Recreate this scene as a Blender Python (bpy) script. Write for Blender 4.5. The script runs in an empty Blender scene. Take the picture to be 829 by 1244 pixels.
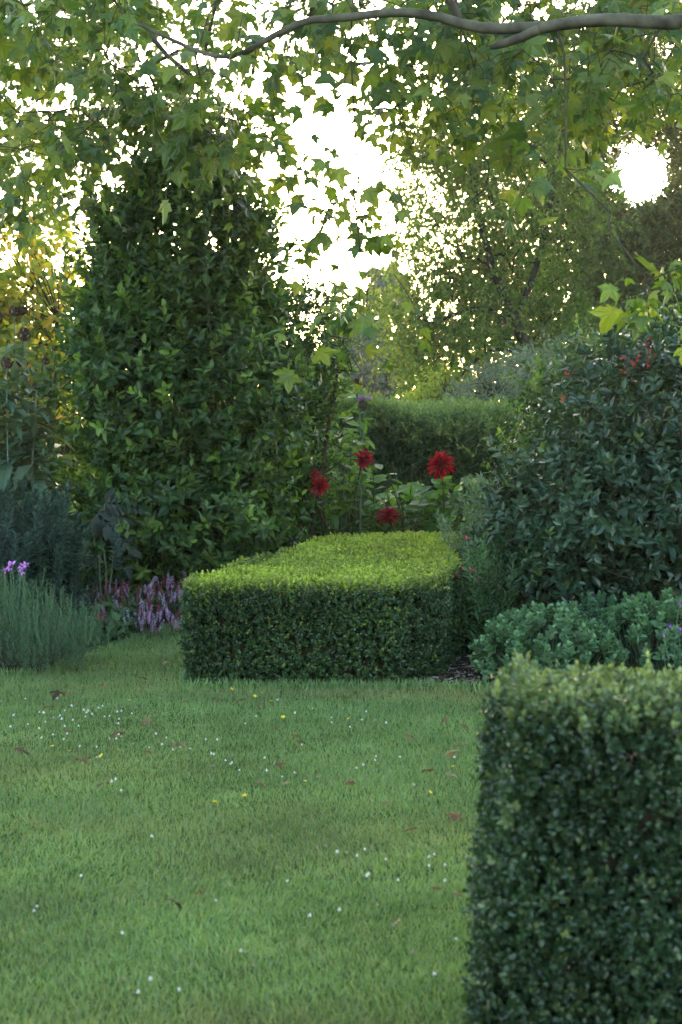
import bpy, math, random
import numpy as np
from mathutils import Matrix, Vector
from mathutils.bvhtree import BVHTree

random.seed(7)
rng = np.random.default_rng(11)
scene = bpy.context.scene
COL = scene.collection

# ------------------------------------------------------------------ camera
CAM_H = 1.6
F = 1900.0                       # focal length in photograph pixels (829 x 1244)
CX, CY, HORIZON = 414.5, 622.0, 520.0
PITCH = math.atan((CY - HORIZON) / F)
FW = np.array([0, math.cos(PITCH), -math.sin(PITCH)])
UP = np.array([0, math.sin(PITCH), math.cos(PITCH)])
XA = np.array([1.0, 0, 0])
CAM = np.array([0, 0, CAM_H])


def ray(px, py):
    return FW + XA * ((px - CX) / F) + UP * ((CY - py) / F)


def P(px, py, Y):
    """point seen at pixel (px, py) standing Y metres ahead"""
    d = ray(px, py)
    return CAM + d * (Y / d[1])


def G(px, py, z=0.0):
    d = ray(px, py)
    return CAM + d * ((z - CAM_H) / d[2])


def project(T):
    v = T - CAM
    dep = v @ FW
    dep = np.where(dep < 1e-3, 1e-3, dep)
    return CX + F * (v @ XA) / dep, CY - F * (v @ UP) / dep, dep


cam_d = bpy.data.cameras.new('camera')
cam_d.sensor_fit = 'VERTICAL'
cam_d.sensor_height = 36.0
cam_d.sensor_width = 24.0
cam_d.lens = F / 1244.0 * 36.0
cam_d.clip_start = 0.05
cam_d.clip_end = 5000
cam_d.dof.use_dof = True
cam_d.dof.focus_distance = 11.0
cam_d.dof.aperture_fstop = 4.4
cam = bpy.data.objects.new('camera', cam_d)
cam.location = CAM
cam.rotation_euler = (math.pi / 2 - PITCH, 0, 0)
COL.objects.link(cam)
scene.camera = cam

# ------------------------------------------------------------------ light
SUN_DIR = ray(778, 213)
SUN_DIR = SUN_DIR / np.linalg.norm(SUN_DIR)
SUN_EL = math.asin(SUN_DIR[2])
SUN_AZ = math.atan2(SUN_DIR[0], SUN_DIR[1])      # from +Y towards +X

world = bpy.data.worlds.new('World')
scene.world = world
world.use_nodes = True
wn = world.node_tree
bg = wn.nodes['Background']
sky = wn.nodes.new('ShaderNodeTexSky')
sky.sky_type = 'NISHITA'
sky.sun_disc = False
sky.sun_elevation = SUN_EL
sky.sun_rotation = SUN_AZ
sky.air_density = 1.0
sky.dust_density = 2.0
sky.ozone_density = 1.0
wn.links.new(sky.outputs[0], bg.inputs['Color'])
bg.inputs['Strength'].default_value = 0.15

sl = bpy.data.lights.new('sun', 'SUN')
sl.energy = 4.0
sl.angle = math.radians(0.5)
sl.color = (1.0, 0.84, 0.62)
so = bpy.data.objects.new('sun_light', sl)
so.rotation_euler = Vector(SUN_DIR).to_track_quat('Z', 'Y').to_euler()
so.location = (20, 60, 40)
COL.objects.link(so)

scene.view_settings.view_transform = 'Standard'
scene.view_settings.look = 'None'
scene.view_settings.exposure = 3.3
scene.view_settings.gamma = 1.0
cy = scene.cycles
cy.use_denoising = True
cy.max_bounces = 6
cy.diffuse_bounces = 4
cy.glossy_bounces = 2
cy.transmission_bounces = 4
cy.volume_bounces = 1
cy.transparent_max_bounces = 4
cy.caustics_reflective = False
cy.caustics_refractive = False
cy.sample_clamp_indirect = 0.8


# ------------------------------------------------------------------ materials
def new_mat(name):
    m = bpy.data.materials.new(name)
    m.use_nodes = True
    nt = m.node_tree
    return m, nt, nt.nodes, nt.links


def ramp(nodes, stops):
    r = nodes.new('ShaderNodeValToRGB')
    e = r.color_ramp.elements
    while len(e) < len(stops):
        e.new(0.5)
    for k, (p, c) in enumerate(stops):
        e[k].position = p
        e[k].color = (c[0], c[1], c[2], 1)
    return r


def leaf_mat(name, cols, tr, trans=0.4, rough=0.42, spec=0.45, young=None, nscale=1.3, clump=0.35):
    m, nt, N, L = new_mat(name)
    pb = N['Principled BSDF']
    at = N.new('ShaderNodeAttribute'); at.attribute_name = 'rnd'
    oi = N.new('ShaderNodeObjectInfo')
    ad = N.new('ShaderNodeMath'); ad.operation = 'ADD'
    fr = N.new('ShaderNodeMath'); fr.operation = 'FRACT'
    L.new(at.outputs['Fac'], ad.inputs[0]); L.new(oi.outputs['Random'], ad.inputs[1])
    L.new(ad.outputs[0], fr.inputs[0])
    r = ramp(N, [(k / max(1, len(cols) - 1), c) for k, c in enumerate(cols)])
    L.new(fr.outputs[0], r.inputs['Fac'])
    col = r.outputs['Color']
    if young is not None:
        ag = N.new('ShaderNodeAttribute'); ag.attribute_name = 'age'
        mx = N.new('ShaderNodeMix'); mx.data_type = 'RGBA'
        L.new(ag.outputs['Fac'], mx.inputs[0])
        L.new(col, mx.inputs[6])
        mx.inputs[7].default_value = (*young, 1)
        col = mx.outputs[2]
    geo = N.new('ShaderNodeNewGeometry')
    no = N.new('ShaderNodeTexNoise'); no.inputs['Scale'].default_value = nscale
    no.inputs['Detail'].default_value = 3
    L.new(geo.outputs['Position'], no.inputs['Vector'])
    mr = N.new('ShaderNodeMapRange')
    mr.inputs['From Min'].default_value = 0.3; mr.inputs['From Max'].default_value = 0.7
    mr.inputs['To Min'].default_value = 1 - clump; mr.inputs['To Max'].default_value = 1 + clump
    L.new(no.outputs['Fac'], mr.inputs['Value'])
    hs = N.new('ShaderNodeHueSaturation')
    L.new(col, hs.inputs['Color']); L.new(mr.outputs[0], hs.inputs['Value'])
    L.new(hs.outputs[0], pb.inputs['Base Color'])
    pb.inputs['Roughness'].default_value = rough
    pb.inputs['Specular IOR Level'].default_value = spec
    tl = N.new('ShaderNodeBsdfTranslucent')
    mu = N.new('ShaderNodeMix'); mu.data_type = 'RGBA'; mu.blend_type = 'MULTIPLY'
    mu.inputs[0].default_value = 1
    L.new(hs.outputs[0], mu.inputs[6]); mu.inputs[7].default_value = (*tr, 1)
    L.new(mu.outputs[2], tl.inputs['Color'])
    ms = N.new('ShaderNodeMixShader'); ms.inputs[0].default_value = trans
    L.new(pb.outputs[0], ms.inputs[1]); L.new(tl.outputs[0], ms.inputs[2])
    L.new(ms.outputs[0], N['Material Output'].inputs['Surface'])
    return m


def rough_mat(name, stops, scale=8.0, rough=0.9, bump=0.4, detail=6, bdist=0.02, spec=0.2):
    m, nt, N, L = new_mat(name)
    pb = N['Principled BSDF']
    geo = N.new('ShaderNodeNewGeometry')
    no = N.new('ShaderNodeTexNoise'); no.inputs['Scale'].default_value = scale
    no.inputs['Detail'].default_value = detail
    L.new(geo.outputs['Position'], no.inputs['Vector'])
    r = ramp(N, stops)
    L.new(no.outputs['Fac'], r.inputs['Fac'])
    L.new(r.outputs['Color'], pb.inputs['Base Color'])
    pb.inputs['Roughness'].default_value = rough
    pb.inputs['Specular IOR Level'].default_value = spec
    bp = N.new('ShaderNodeBump'); bp.inputs['Strength'].default_value = bump
    bp.inputs['Distance'].default_value = bdist
    L.new(no.outputs['Fac'], bp.inputs['Height']); L.new(bp.outputs[0], pb.inputs['Normal'])
    return m


M = {}
M['bark'] = rough_mat('bark', [(0.3, (0.018, 0.014, 0.01)), (0.7, (0.055, 0.042, 0.03))], 14, 0.95, 0.7)
M['plane_bark'] = rough_mat('plane_bark', [(0.35, (0.03, 0.025, 0.018)), (0.5, (0.07, 0.06, 0.042)), (0.7, (0.12, 0.105, 0.075))], 7, 0.9, 0.4)
M['twig'] = rough_mat('twig', [(0.3, (0.03, 0.025, 0.015)), (0.7, (0.07, 0.055, 0.035))], 20, 0.95, 0.3)
M['green_stem'] = rough_mat('green_stem', [(0.3, (0.05, 0.09, 0.045)), (0.7, (0.09, 0.13, 0.07))], 12, 0.7, 0.1)
M['grey_stem'] = rough_mat('grey_stem', [(0.3, (0.09, 0.12, 0.09)), (0.7, (0.16, 0.19, 0.15))], 12, 0.8, 0.1)
M['dark_stem'] = rough_mat('dark_stem', [(0.3, (0.04, 0.025, 0.02)), (0.7, (0.08, 0.05, 0.04))], 12, 0.7, 0.1)
M['soil'] = rough_mat('soil', [(0.3, (0.018, 0.013, 0.009)), (0.6, (0.045, 0.033, 0.024)), (0.75, (0.08, 0.06, 0.045))], 22, 1.0, 1.0, 8, spec=0.0)
M['rough_grass'] = rough_mat('rough_grass', [(0.3, (0.03, 0.055, 0.015)), (0.7, (0.06, 0.1, 0.028))], 3, 1.0, 0.5, spec=0.0)
M['turf'] = rough_mat('turf', [(0.3, (0.03, 0.05, 0.014)), (0.55, (0.055, 0.075, 0.022)), (0.75, (0.09, 0.08, 0.035))], 9, 1.0, 0.6, spec=0.0)

M['box_old'] = leaf_mat('box_leaf', [(0.014, 0.036, 0.012), (0.025, 0.056, 0.018), (0.044, 0.084, 0.026)], (1.3, 1.5, 0.6), 0.25, 0.38, 0.5,
                        young=(0.3, 0.36, 0.035), nscale=3.0, clump=0.3)
M['box_near'] = leaf_mat('box_leaf_dark', [(0.017, 0.035, 0.015), (0.028, 0.055, 0.022), (0.046, 0.08, 0.031)], (1.3, 1.5, 0.6), 0.25, 0.33, 0.5,
                         young=(0.27, 0.31, 0.1), nscale=4.0, clump=0.3)
M['laurel'] = leaf_mat('glossy_shrub_leaf', [(0.016, 0.042, 0.014), (0.032, 0.072, 0.02), (0.068, 0.125, 0.03)], (1.7, 1.7, 0.45), 0.38, 0.38, 0.38,
                       young=(0.15, 0.24, 0.04), nscale=1.6, clump=0.3)
M['bluish'] = leaf_mat('bluish_shrub_leaf', [(0.016, 0.04, 0.022), (0.028, 0.06, 0.033), (0.05, 0.092, 0.048)], (1.5, 1.5, 0.5), 0.3, 0.3, 0.55,
                       young=(0.11, 0.16, 0.05), nscale=1.6, clump=0.25)
M['plane_leaf'] = leaf_mat('plane_leaf', [(0.028, 0.066, 0.018), (0.045, 0.095, 0.022), (0.08, 0.14, 0.032)], (1.9, 1.75, 0.45), 0.46, 0.42, 0.4,
                           young=(0.2, 0.24, 0.03), nscale=0.7, clump=0.3)
M['weeping'] = leaf_mat('weeping_tree_leaf', [(0.042, 0.09, 0.024), (0.065, 0.125, 0.03), (0.13, 0.19, 0.036)], (2.0, 1.8, 0.4), 0.55, 0.5, 0.3, nscale=0.5)
M['olive'] = leaf_mat('olive_tree_leaf', [(0.04, 0.07, 0.02), (0.06, 0.095, 0.026), (0.085, 0.12, 0.03)], (1.7, 1.5, 0.5), 0.45, 0.5, 0.3, nscale=0.5)
M['conifer'] = leaf_mat('conifer_needle', [(0.022, 0.06, 0.055), (0.035, 0.085, 0.078), (0.055, 0.115, 0.1)], (1.2, 1.2, 0.7), 0.2, 0.6, 0.3, nscale=0.3)
M['wood'] = leaf_mat('far_wood_leaf', [(0.04, 0.075, 0.03), (0.06, 0.1, 0.035), (0.08, 0.12, 0.04)], (1.5, 1.4, 0.5), 0.4, 0.6, 0.3, nscale=0.15)
M['yew'] = leaf_mat('yew_needle', [(0.016, 0.042, 0.014), (0.025, 0.06, 0.018), (0.045, 0.09, 0.025)], (1.5, 1.6, 0.5), 0.3, 0.45, 0.4,
                    young=(0.2, 0.27, 0.06), nscale=1.2)  # paler colour here paints the sunlit look of the hedge top
M['silver'] = leaf_mat('silver_leaf', [(0.07, 0.1, 0.06), (0.1, 0.14, 0.085), (0.14, 0.18, 0.11)], (1.3, 1.3, 0.6), 0.35, 0.5, 0.4, nscale=1.0)
M['autumn'] = leaf_mat('autumn_leaf', [(0.09, 0.14, 0.035), (0.13, 0.19, 0.04), (0.2, 0.25, 0.045), (0.3, 0.32, 0.05), (0.45, 0.4, 0.05), (0.42, 0.2, 0.05)], (1.4, 1.4, 0.5), 0.55, 0.5, 0.3, nscale=1.2, clump=0.2)
M['limegreen'] = leaf_mat('lime_leaf', [(0.12, 0.18, 0.03), (0.18, 0.24, 0.035), (0.24, 0.28, 0.04)], (1.5, 1.4, 0.4), 0.55, 0.5, 0.3)
M['dahlia_leaf'] = leaf_mat('dahlia_leaf', [(0.05, 0.12, 0.03), (0.075, 0.16, 0.04), (0.11, 0.2, 0.05)], (1.6, 1.6, 0.5), 0.45, 0.5, 0.3)
M['greygreen'] = leaf_mat('grey_green_leaf', [(0.07, 0.12, 0.075), (0.095, 0.15, 0.095), (0.13, 0.19, 0.12)], (1.4, 1.4, 0.6), 0.35, 0.5, 0.4)
M['euphorbia'] = leaf_mat('spurge_leaf', [(0.022, 0.048, 0.036), (0.036, 0.07, 0.052), (0.06, 0.105, 0.075)], (1.3, 1.3, 0.7), 0.25, 0.5, 0.4, nscale=2, clump=0.2)
M['rosemary'] = leaf_mat('rosemary_leaf', [(0.04, 0.085, 0.04), (0.06, 0.115, 0.055), (0.09, 0.15, 0.075)], (1.3, 1.4, 0.6), 0.25, 0.5, 0.4, nscale=3, clump=0.2)
M['knot_leaf'] = leaf_mat('knotweed_leaf', [(0.03, 0.07, 0.025), (0.045, 0.1, 0.03), (0.07, 0.13, 0.04)], (1.3, 1.4, 0.6), 0.35, 0.5, 0.4, nscale=3)
M['sedum'] = leaf_mat('sedum_leaf', [(0.065, 0.14, 0.06), (0.09, 0.175, 0.075), (0.125, 0.22, 0.095)], (1.3, 1.4, 0.7), 0.25, 0.45, 0.4, nscale=4, clump=0.15)
M['sedum_dark'] = leaf_mat('sedum_leaf_dark', [(0.055, 0.12, 0.06), (0.075, 0.15, 0.075), (0.1, 0.185, 0.09)], (1.3, 1.4, 0.7), 0.25, 0.45, 0.4, nscale=4, clump=0.15)
M['cutleaf'] = leaf_mat('cut_leaf', [(0.018, 0.028, 0.018), (0.03, 0.04, 0.026)], (1.3, 1.3, 0.6), 0.3, 0.5, 0.4)
M['grass'] = leaf_mat('grass_blade', [(0.1, 0.178, 0.058), (0.135, 0.22, 0.075), (0.17, 0.26, 0.09), (0.22, 0.285, 0.11)], (1.3, 1.4, 0.5), 0.35, 0.42, 0.45,
                      young=(0.29, 0.24, 0.1), nscale=1.4, clump=0.22)
M['red_petal'] = leaf_mat('red_petal', [(0.15, 0.004, 0.007), (0.21, 0.006, 0.009), (0.29, 0.01, 0.012)], (1.4, 0.8, 0.8), 0.3, 0.5, 0.3, clump=0.1)
M['dark_petal'] = leaf_mat('dark_red_petal', [(0.14, 0.006, 0.016), (0.2, 0.008, 0.02), (0.26, 0.012, 0.024)], (1.4, 0.8, 0.8), 0.3, 0.5, 0.3, clump=0.1)
M['lilac'] = leaf_mat('lilac_floret', [(0.46, 0.36, 0.56), (0.56, 0.42, 0.62), (0.62, 0.42, 0.58)], (1, 1, 1), 0.3, 0.6, 0.2, clump=0.1)
M['crimson'] = leaf_mat('crimson_floret', [(0.25, 0.03, 0.08), (0.33, 0.05, 0.11), (0.42, 0.09, 0.17)], (1, 1, 1), 0.3, 0.6, 0.2, clump=0.1)
M['pink'] = leaf_mat('pink_bell', [(0.55, 0.04, 0.13), (0.65, 0.06, 0.17)], (1.2, 1, 1), 0.3, 0.5, 0.3, clump=0.1)
M['purple'] = leaf_mat('purple_petal', [(0.2, 0.09, 0.3), (0.27, 0.13, 0.38)], (1.2, 1, 1.2), 0.35, 0.5, 0.3, clump=0.1)
M['mauve'] = leaf_mat('mauve_petal', [(0.55, 0.2, 0.6), (0.6, 0.28, 0.66)], (1.2, 1, 1.2), 0.35, 0.5, 0.3, clump=0.1)
M['seed_head'] = leaf_mat('seed_head_scale', [(0.03, 0.018, 0.018), (0.05, 0.028, 0.025), (0.075, 0.045, 0.035)], (1, 1, 1), 0.1, 0.7, 0.2)
M['involucre'] = leaf_mat('thistle_scale', [(0.06, 0.07, 0.05), (0.09, 0.08, 0.065)], (1, 1, 1), 0.1, 0.7, 0.2)
M['clover'] = leaf_mat('clover_floret', [(0.62, 0.58, 0.56), (0.74, 0.72, 0.7), (0.8, 0.8, 0.78)], (1, 1, 1), 0.3, 0.6, 0.2, clump=0.05)
M['clover_old'] = leaf_mat('clover_brown_floret', [(0.3, 0.2, 0.17), (0.45, 0.34, 0.3)], (1, 1, 1), 0.3, 0.6, 0.2, clump=0.05)
M['yellow'] = leaf_mat('yellow_petal', [(0.75, 0.5, 0.02), (0.8, 0.6, 0.03)], (1, 1, 1), 0.3, 0.5, 0.3, clump=0.05)
M['dead_leaf'] = leaf_mat('dead_leaf', [(0.12, 0.075, 0.03), (0.18, 0.125, 0.055), (0.28, 0.21, 0.11)], (1, 0.9, 0.8), 0.2, 0.75, 0.2, clump=0.2, nscale=20)
M['red_leaf'] = leaf_mat('rust_leaf', [(0.15, 0.07, 0.03), (0.22, 0.1, 0.045)], (1, 0.9, 0.8), 0.2, 0.75, 0.2, clump=0.2, nscale=20)
M['red_berry'] = leaf_mat('red_berry', [(0.22, 0.018, 0.014), (0.34, 0.035, 0.02)], (1.2, 1, 1), 0.3, 0.4, 0.4, clump=0.1)
M['chip'] = leaf_mat('bark_chip', [(0.04, 0.026, 0.018), (0.08, 0.055, 0.04), (0.13, 0.1, 0.075), (0.3, 0.26, 0.22)], (1, 1, 1), 0.0, 0.9, 0.2, nscale=9)
M['bud'] = leaf_mat('bud', [(0.1, 0.11, 0.06), (0.13, 0.12, 0.08)], (1, 1, 1), 0.1, 0.5, 0.4)


# ------------------------------------------------------------------ object helpers
def link(o, parent=None):
    COL.objects.link(o)
    if parent is not None:
        o.parent = parent
    return o


def tag(o, label=None, cat=None, group=None, kind=None):
    if label: o['label'] = label
    if cat: o['category'] = cat
    if group: o['group'] = group
    if kind: o['kind'] = kind
    return o


def thing(name, base, label, cat, group=None):
    o = bpy.data.objects.new(name, None)
    o.empty_display_size = 0.1
    o.location = [float(v) for v in base]
    COL.objects.link(o)
    return tag(o, label, cat, group)


def part(name, mesh, parent, world=True, kind=None, label=None):
    """a child whose mesh (or matrix) is given in world space"""
    o = bpy.data.objects.new(name, mesh)
    COL.objects.link(o)
    o.parent = parent
    if world:
        o.matrix_parent_inverse = Matrix.Translation(-parent.location)
    if kind: o['kind'] = kind
    if label: o['label'] = label
    return o


def mesh_np(name, V, faces_list, mats, attrs=None, smooth=False, midx=None):
    """faces_list: list of int arrays (n, k)"""
    me = bpy.data.meshes.new(name)
    V = np.asarray(V, dtype=np.float32)
    me.vertices.add(len(V))
    me.vertices.foreach_set('co', V.ravel())
    loops = np.concatenate([f.ravel() for f in faces_list]).astype(np.int32)
    counts = np.concatenate([np.full(len(f), f.shape[1]) for f in faces_list]).astype(np.int32)
    starts = np.concatenate([[0], np.cumsum(counts)[:-1]]).astype(np.int32)
    me.loops.add(len(loops))
    me.loops.foreach_set('vertex_index', loops)
    me.polygons.add(len(counts))
    me.polygons.foreach_set('loop_start', starts)
    if midx is not None:
        me.polygons.foreach_set('material_index', np.asarray(midx, dtype=np.int32))
    me.polygons.foreach_set('use_smooth', np.full(len(counts), smooth, dtype=bool))
    for m in (mats if isinstance(mats, (list, tuple)) else [mats]):
        me.materials.append(m)
    for k, a in (attrs or {}).items():
        at = me.attributes.new(k, 'FLOAT', 'POINT')
        at.data.foreach_set('value', np.asarray(a, dtype=np.float32))
    me.update(calc_edges=True)
    return me


class Tpl:
    def __init__(self, v, f):
        self.v = np.array(v, dtype=np.float64)
        by = {}
        for q in f:
            by.setdefault(len(q), []).append(q)
        self.f = [np.array(x, dtype=np.int64) for x in by.values()]


def lance(w=0.22, fold=0.25, curl=0.15, full=True):
    if full:
        v = [(0, 0, 0), (.33, w, fold * w), (.33, -w, fold * w), (.33, 0, -0.01), (.7, w * .8, fold * w - curl * .5), (.7, -w * .8, fold * w - curl * .5), (.7, 0, -curl * .5 - .01), (1, 0, -curl)]
        f = [(0, 3, 1), (0, 2, 3), (3, 6, 4, 1), (3, 2, 5, 6), (6, 7, 4), (6, 5, 7)]
    else:
        v = [(0, 0, 0), (.45, w, fold * w), (.45, -w, fold * w), (1, 0, -curl)]
        f = [(0, 3, 1), (0, 2, 3)]
    return Tpl(v, f)


def palmate(curl=0.2, seed=0, petiole=True, wob=0.05):
    r = random.Random(seed)
    tips = [(-128, .42), (-62, .78), (0, 1.0), (62, .78), (128, .42)]
    pts = []
    for k, (a, ln) in enumerate(tips):
        ln *= r.uniform(.9, 1.1)
        pts.append((a - 19, ln * .64)); pts.append((a - 9, ln * .8)); pts.append((a, ln)); pts.append((a + 9, ln * .8)); pts.append((a + 19, ln * .64))
        if k < 4:
            pts.append((a + 31, .47))
    v = [(0.0, 0, 0)]
    for a, ln in pts:
        t = math.radians(a)
        x, y = math.cos(t) * ln * .62, math.sin(t) * ln * .72
        v.append((x, y, -curl * (x * x + y * y) * 1.6 + abs(y) * .12 + r.uniform(-wob, wob) * ln))
    v = [(x + .3, y, z) for x, y, z in v]
    n = len(pts)
    f = [(0, k, k + 1) for k in range(1, n)] + [(0, n, 1)]
    if petiole:
        b = len(v)
        v += [(-.25, .012, .1), (-.25, -.012, .1), (.3, -.012, .005), (.3, .012, .005)]
        f.append((b, b + 1, b + 2, b + 3))
    return Tpl(v, f)


LEAF = [lance(.24, .3, .12), lance(.22, .5, .28), lance(.26, .2, .0)]
OVAL = [lance(.3, .25, .1), lance(.28, .45, .2), lance(.32, .1, .05)]
NARROW = [lance(.11, .4, .25), lance(.12, .2, .1)]
BOXL = [lance(.36, .3, .08), lance(.33, .45, .18)]
BOXS = [lance(.4, .35, .05, False), lance(.36, .2, .15, False)]
FLESHY = [lance(.38, .15, .05), lance(.36, .3, .15)]
DIAM = [lance(.3, .35, .1, False), lance(.26, .2, .2, False)]
NEEDLE = [lance(.09, .2, .05, False)]
PALM = [palmate(.15, 1), palmate(.35, 2), palmate(.5, 3), palmate(.05, 4)]


def norm(a):
    return a / np.maximum(np.linalg.norm(a, axis=-1, keepdims=True), 1e-9)


def frames(d, n):
    """rotation matrices whose columns are leaf axis, side, normal"""
    x = norm(d)
    n = n - x * np.sum(x * n, -1, keepdims=True)
    z = norm(n)
    y = np.cross(z, x)
    return np.stack([x, y, z], axis=-1)


def instance_mesh(name, tpls, R, T, S, mat, rnd=None, age=None):
    N = len(T)
    which = rng.integers(0, len(tpls), N)
    if rnd is None: rnd = rng.random(N)
    Vs, Fs, A, B = [], {}, [], []
    off = 0
    for k, t in enumerate(tpls):
        idx = np.nonzero(which == k)[0]
        if not len(idx): continue
        kv = len(t.v)
        v = np.einsum('nij,kj->nki', R[idx], t.v) * S[idx, None, None] + T[idx, None, :]
        Vs.append(v.reshape(-1, 3))
        for f in t.f:
            ff = (f[None] + (off + np.arange(len(idx)) * kv)[:, None, None]).reshape(-1, f.shape[1])
            Fs.setdefault(f.shape[1], []).append(ff)
        A.append(np.repeat(rnd[idx], kv))
        if age is not None: B.append(np.repeat(age[idx], kv))
        off += kv * len(idx)
    attrs = {'rnd': np.concatenate(A)}
    if age is not None: attrs['age'] = np.concatenate(B)
    return mesh_np(name, np.concatenate(Vs), [np.concatenate(x) for x in Fs.values()], mat, attrs)


class Leaves:
    def __init__(self):
        self.R, self.T, self.S, self.A = [], [], [], []

    def add(self, d, n, T, S, age=None):
        self.R.append(frames(d, n)); self.T.append(T); self.S.append(S)
        self.A.append(np.zeros(len(T)) if age is None else age)

    def shoots(self, C, D, length, n, size, angle=(35, 70), jit=0.25, t0=0.1, age=None, sag=0.0, taper=0.3):
        """leaves set spirally along shoots starting at C heading D"""
        m = len(C)
        D = norm(D)
        ref = np.where(np.abs(D[:, 2:3]) > 0.9, np.array([[1.0, 0, 0]]), np.array([[0, 0, 1.0]]))
        p = norm(np.cross(D, ref)); q = np.cross(D, p)
        length = np.broadcast_to(np.asarray(length, float), (m,))
        t = (t0 + (1 - t0) * (np.arange(n) + rng.random((m, n)) * .6) / n)
        az = np.arange(n)[None] * 2.39996 + rng.random((m, 1)) * 6.28 + rng.normal(0, .3, (m, n))
        ang = np.radians(angle[1] + (angle[0] - angle[1]) * t + rng.normal(0, 8, (m, n)))
        perp = p[:, None] * np.cos(az)[..., None] + q[:, None] * np.sin(az)[..., None]
        d = D[:, None] * np.cos(ang)[..., None] + perp * np.sin(ang)[..., None]
        nn = D[:, None] * np.sin(ang)[..., None] - perp * np.cos(ang)[..., None]
        d = d + rng.normal(0, jit, d.shape); d[..., 2] -= sag
        nn = nn + rng.normal(0, jit, d.shape)
        pos = C[:, None] + D[:, None] * (length[:, None] * t)[..., None]
        s = size * rng.uniform(.7, 1.2, (m, n)) * (1 - taper * t)
        a = np.zeros((m, n)) if age is None else np.clip(age[:, None] * (.4 + .6 * t) + rng.normal(0, .07, (m, n)) * (age[:, None] > 0), 0, 1)
        self.add(d.reshape(-1, 3), nn.reshape(-1, 3), pos.reshape(-1, 3), s.reshape(-1), a.reshape(-1))

    def cat(self):
        return np.concatenate(self.R), np.concatenate(self.T), np.concatenate(self.S), np.concatenate(self.A)

    def keep(self, mask):
        R, T, S, A = self.cat()
        self.R, self.T, self.S, self.A = [R[mask]], [T[mask]], [S[mask]], [A[mask]]


def build_leaves(L, parent, mat, tpls, name='foliage', n_parts=0, leaf_name='leaf', min_px=0):
    R, T, S, A = L.cat()
    N = len(T)
    if n_parts:
        px, py, dep = project(T + R[:, :, 0] * (S * .5)[:, None])
        view = norm(T - CAM)
        area = (S / dep) ** 2 * np.abs(np.sum(R[:, :, 2] * view, -1))
        ok = (px > 3) & (px < 826) & (py > 3) & (py < 1241)
        order = np.argsort(-np.where(ok, area, -1))
        order = order[:max(n_parts * 14, 2500)]
        d4 = DIAM[0].v
        v = (np.einsum('nij,kj->nki', R, d4) * S[:, None, None] + T[:, None, :]).reshape(-1, 3)
        polys = [(4 * k, 4 * k + 2, 4 * k + 3, 4 * k + 1) for k in range(N)]
        bvh = BVHTree.FromPolygons(v.tolist(), polys)
        cv = Vector(CAM)
        chosen = []
        for k in order:
            if not ok[k]: continue
            c = Vector(T[k] + R[k][:, 0] * S[k] * .5)
            hit = bvh.ray_cast(cv, (c - cv).normalized())
            if hit[0] is not None and (hit[0] - c).length < S[k] * .5:
                chosen.append(k)
                if len(chosen) >= n_parts: break
        chosen = np.array(chosen, dtype=int)
        tm = []
        for t in tpls:
            tm.append([mesh_np(leaf_name, t.v, t.f, mat, {'rnd': np.zeros(len(t.v)), 'age': np.full(len(t.v), a)}) for a in (0.0, .35, .8)])
        for k in chosen:
            me = tm[random.randrange(len(tm))][0 if A[k] < .18 else (1 if A[k] < .6 else 2)]
            o = part(leaf_name, me, parent)
            m = Matrix([[float(R[k][i][j] * S[k]) for j in range(3)] + [float(T[k][i])] for i in range(3)] + [[0, 0, 0, 1]])
            o.matrix_basis = m
        mask = np.ones(N, bool); mask[chosen] = False
        R, T, S, A = R[mask], T[mask], S[mask], A[mask]
    if not len(T):
        return None
    me = instance_mesh(name, tpls, R, T, S, mat, age=A)
    return part(name, me, parent, kind='stuff')


def tube_np(paths, sides=5):
    """paths: list of (points (n,3), radii (n)) -> V, quads"""
    Vs, Fs, off = [], [], 0
    for pts, rad in paths:
        pts = np.asarray(pts, float); rad = np.asarray(rad, float)
        kp = np.concatenate([[True], np.linalg.norm(np.diff(pts, axis=0), axis=1) > 1e-4])
        pts, rad = pts[kp], rad[kp]
        n = len(pts)
        if n < 2: continue
        tan = np.gradient(pts, axis=0); tan = norm(tan)
        ref = np.array([0, 0, 1.0]) if abs(tan[0][2]) < .9 else np.array([1.0, 0, 0])
        u = norm(np.cross(tan[0], ref))
        us = []
        for k in range(n):
            u = u - tan[k] * (u @ tan[k]); u = u / max(np.linalg.norm(u), 1e-9)
            us.append(u)
        us = np.array(us); vs = np.cross(tan, us)
        a = np.arange(sides) * 2 * math.pi / sides
        ring = pts[:, None] + rad[:, None, None] * (us[:, None] * np.cos(a)[None, :, None] + vs[:, None] * np.sin(a)[None, :, None])
        Vs.append(ring.reshape(-1, 3))
        i = np.arange(n - 1)[:, None] * sides; j = np.arange(sides)[None]
        j2 = (j + 1) % sides
        q = np.stack([i + j, i + j2, i + sides + j2, i + sides + j], -1).reshape(-1, 4) + off
        Fs.append(q)
        off += n * sides
    return np.concatenate(Vs), np.concatenate(Fs)


def tube_mesh(name, paths, mat, sides=5):
    V, Fq = tube_np(paths, sides)
    return mesh_np(name, V, [Fq], mat, smooth=True)


def smooth_path(pts, n=12):
    pts = np.asarray(pts, float)
    if len(pts) == 2:
        t = np.linspace(0, 1, n)[:, None]
        return pts[0] * (1 - t) + pts[1] * t
    k = np.arange(len(pts)); out = []
    P0 = np.vstack([2 * pts[0] - pts[1], pts, 2 * pts[-1] - pts[-2]])
    for t in np.linspace(0, len(pts) - 1, n):
        i = min(int(t), len(pts) - 2); f = t - i
        a, b, c, d = P0[i], P0[i + 1], P0[i + 2], P0[i + 3]
        out.append(.5 * ((2 * b) + (c - a) * f + (2 * a - 5 * b + 4 * c - d) * f * f + (3 * b - 3 * c + d - a) * f ** 3))
    return np.array(out)


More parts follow.
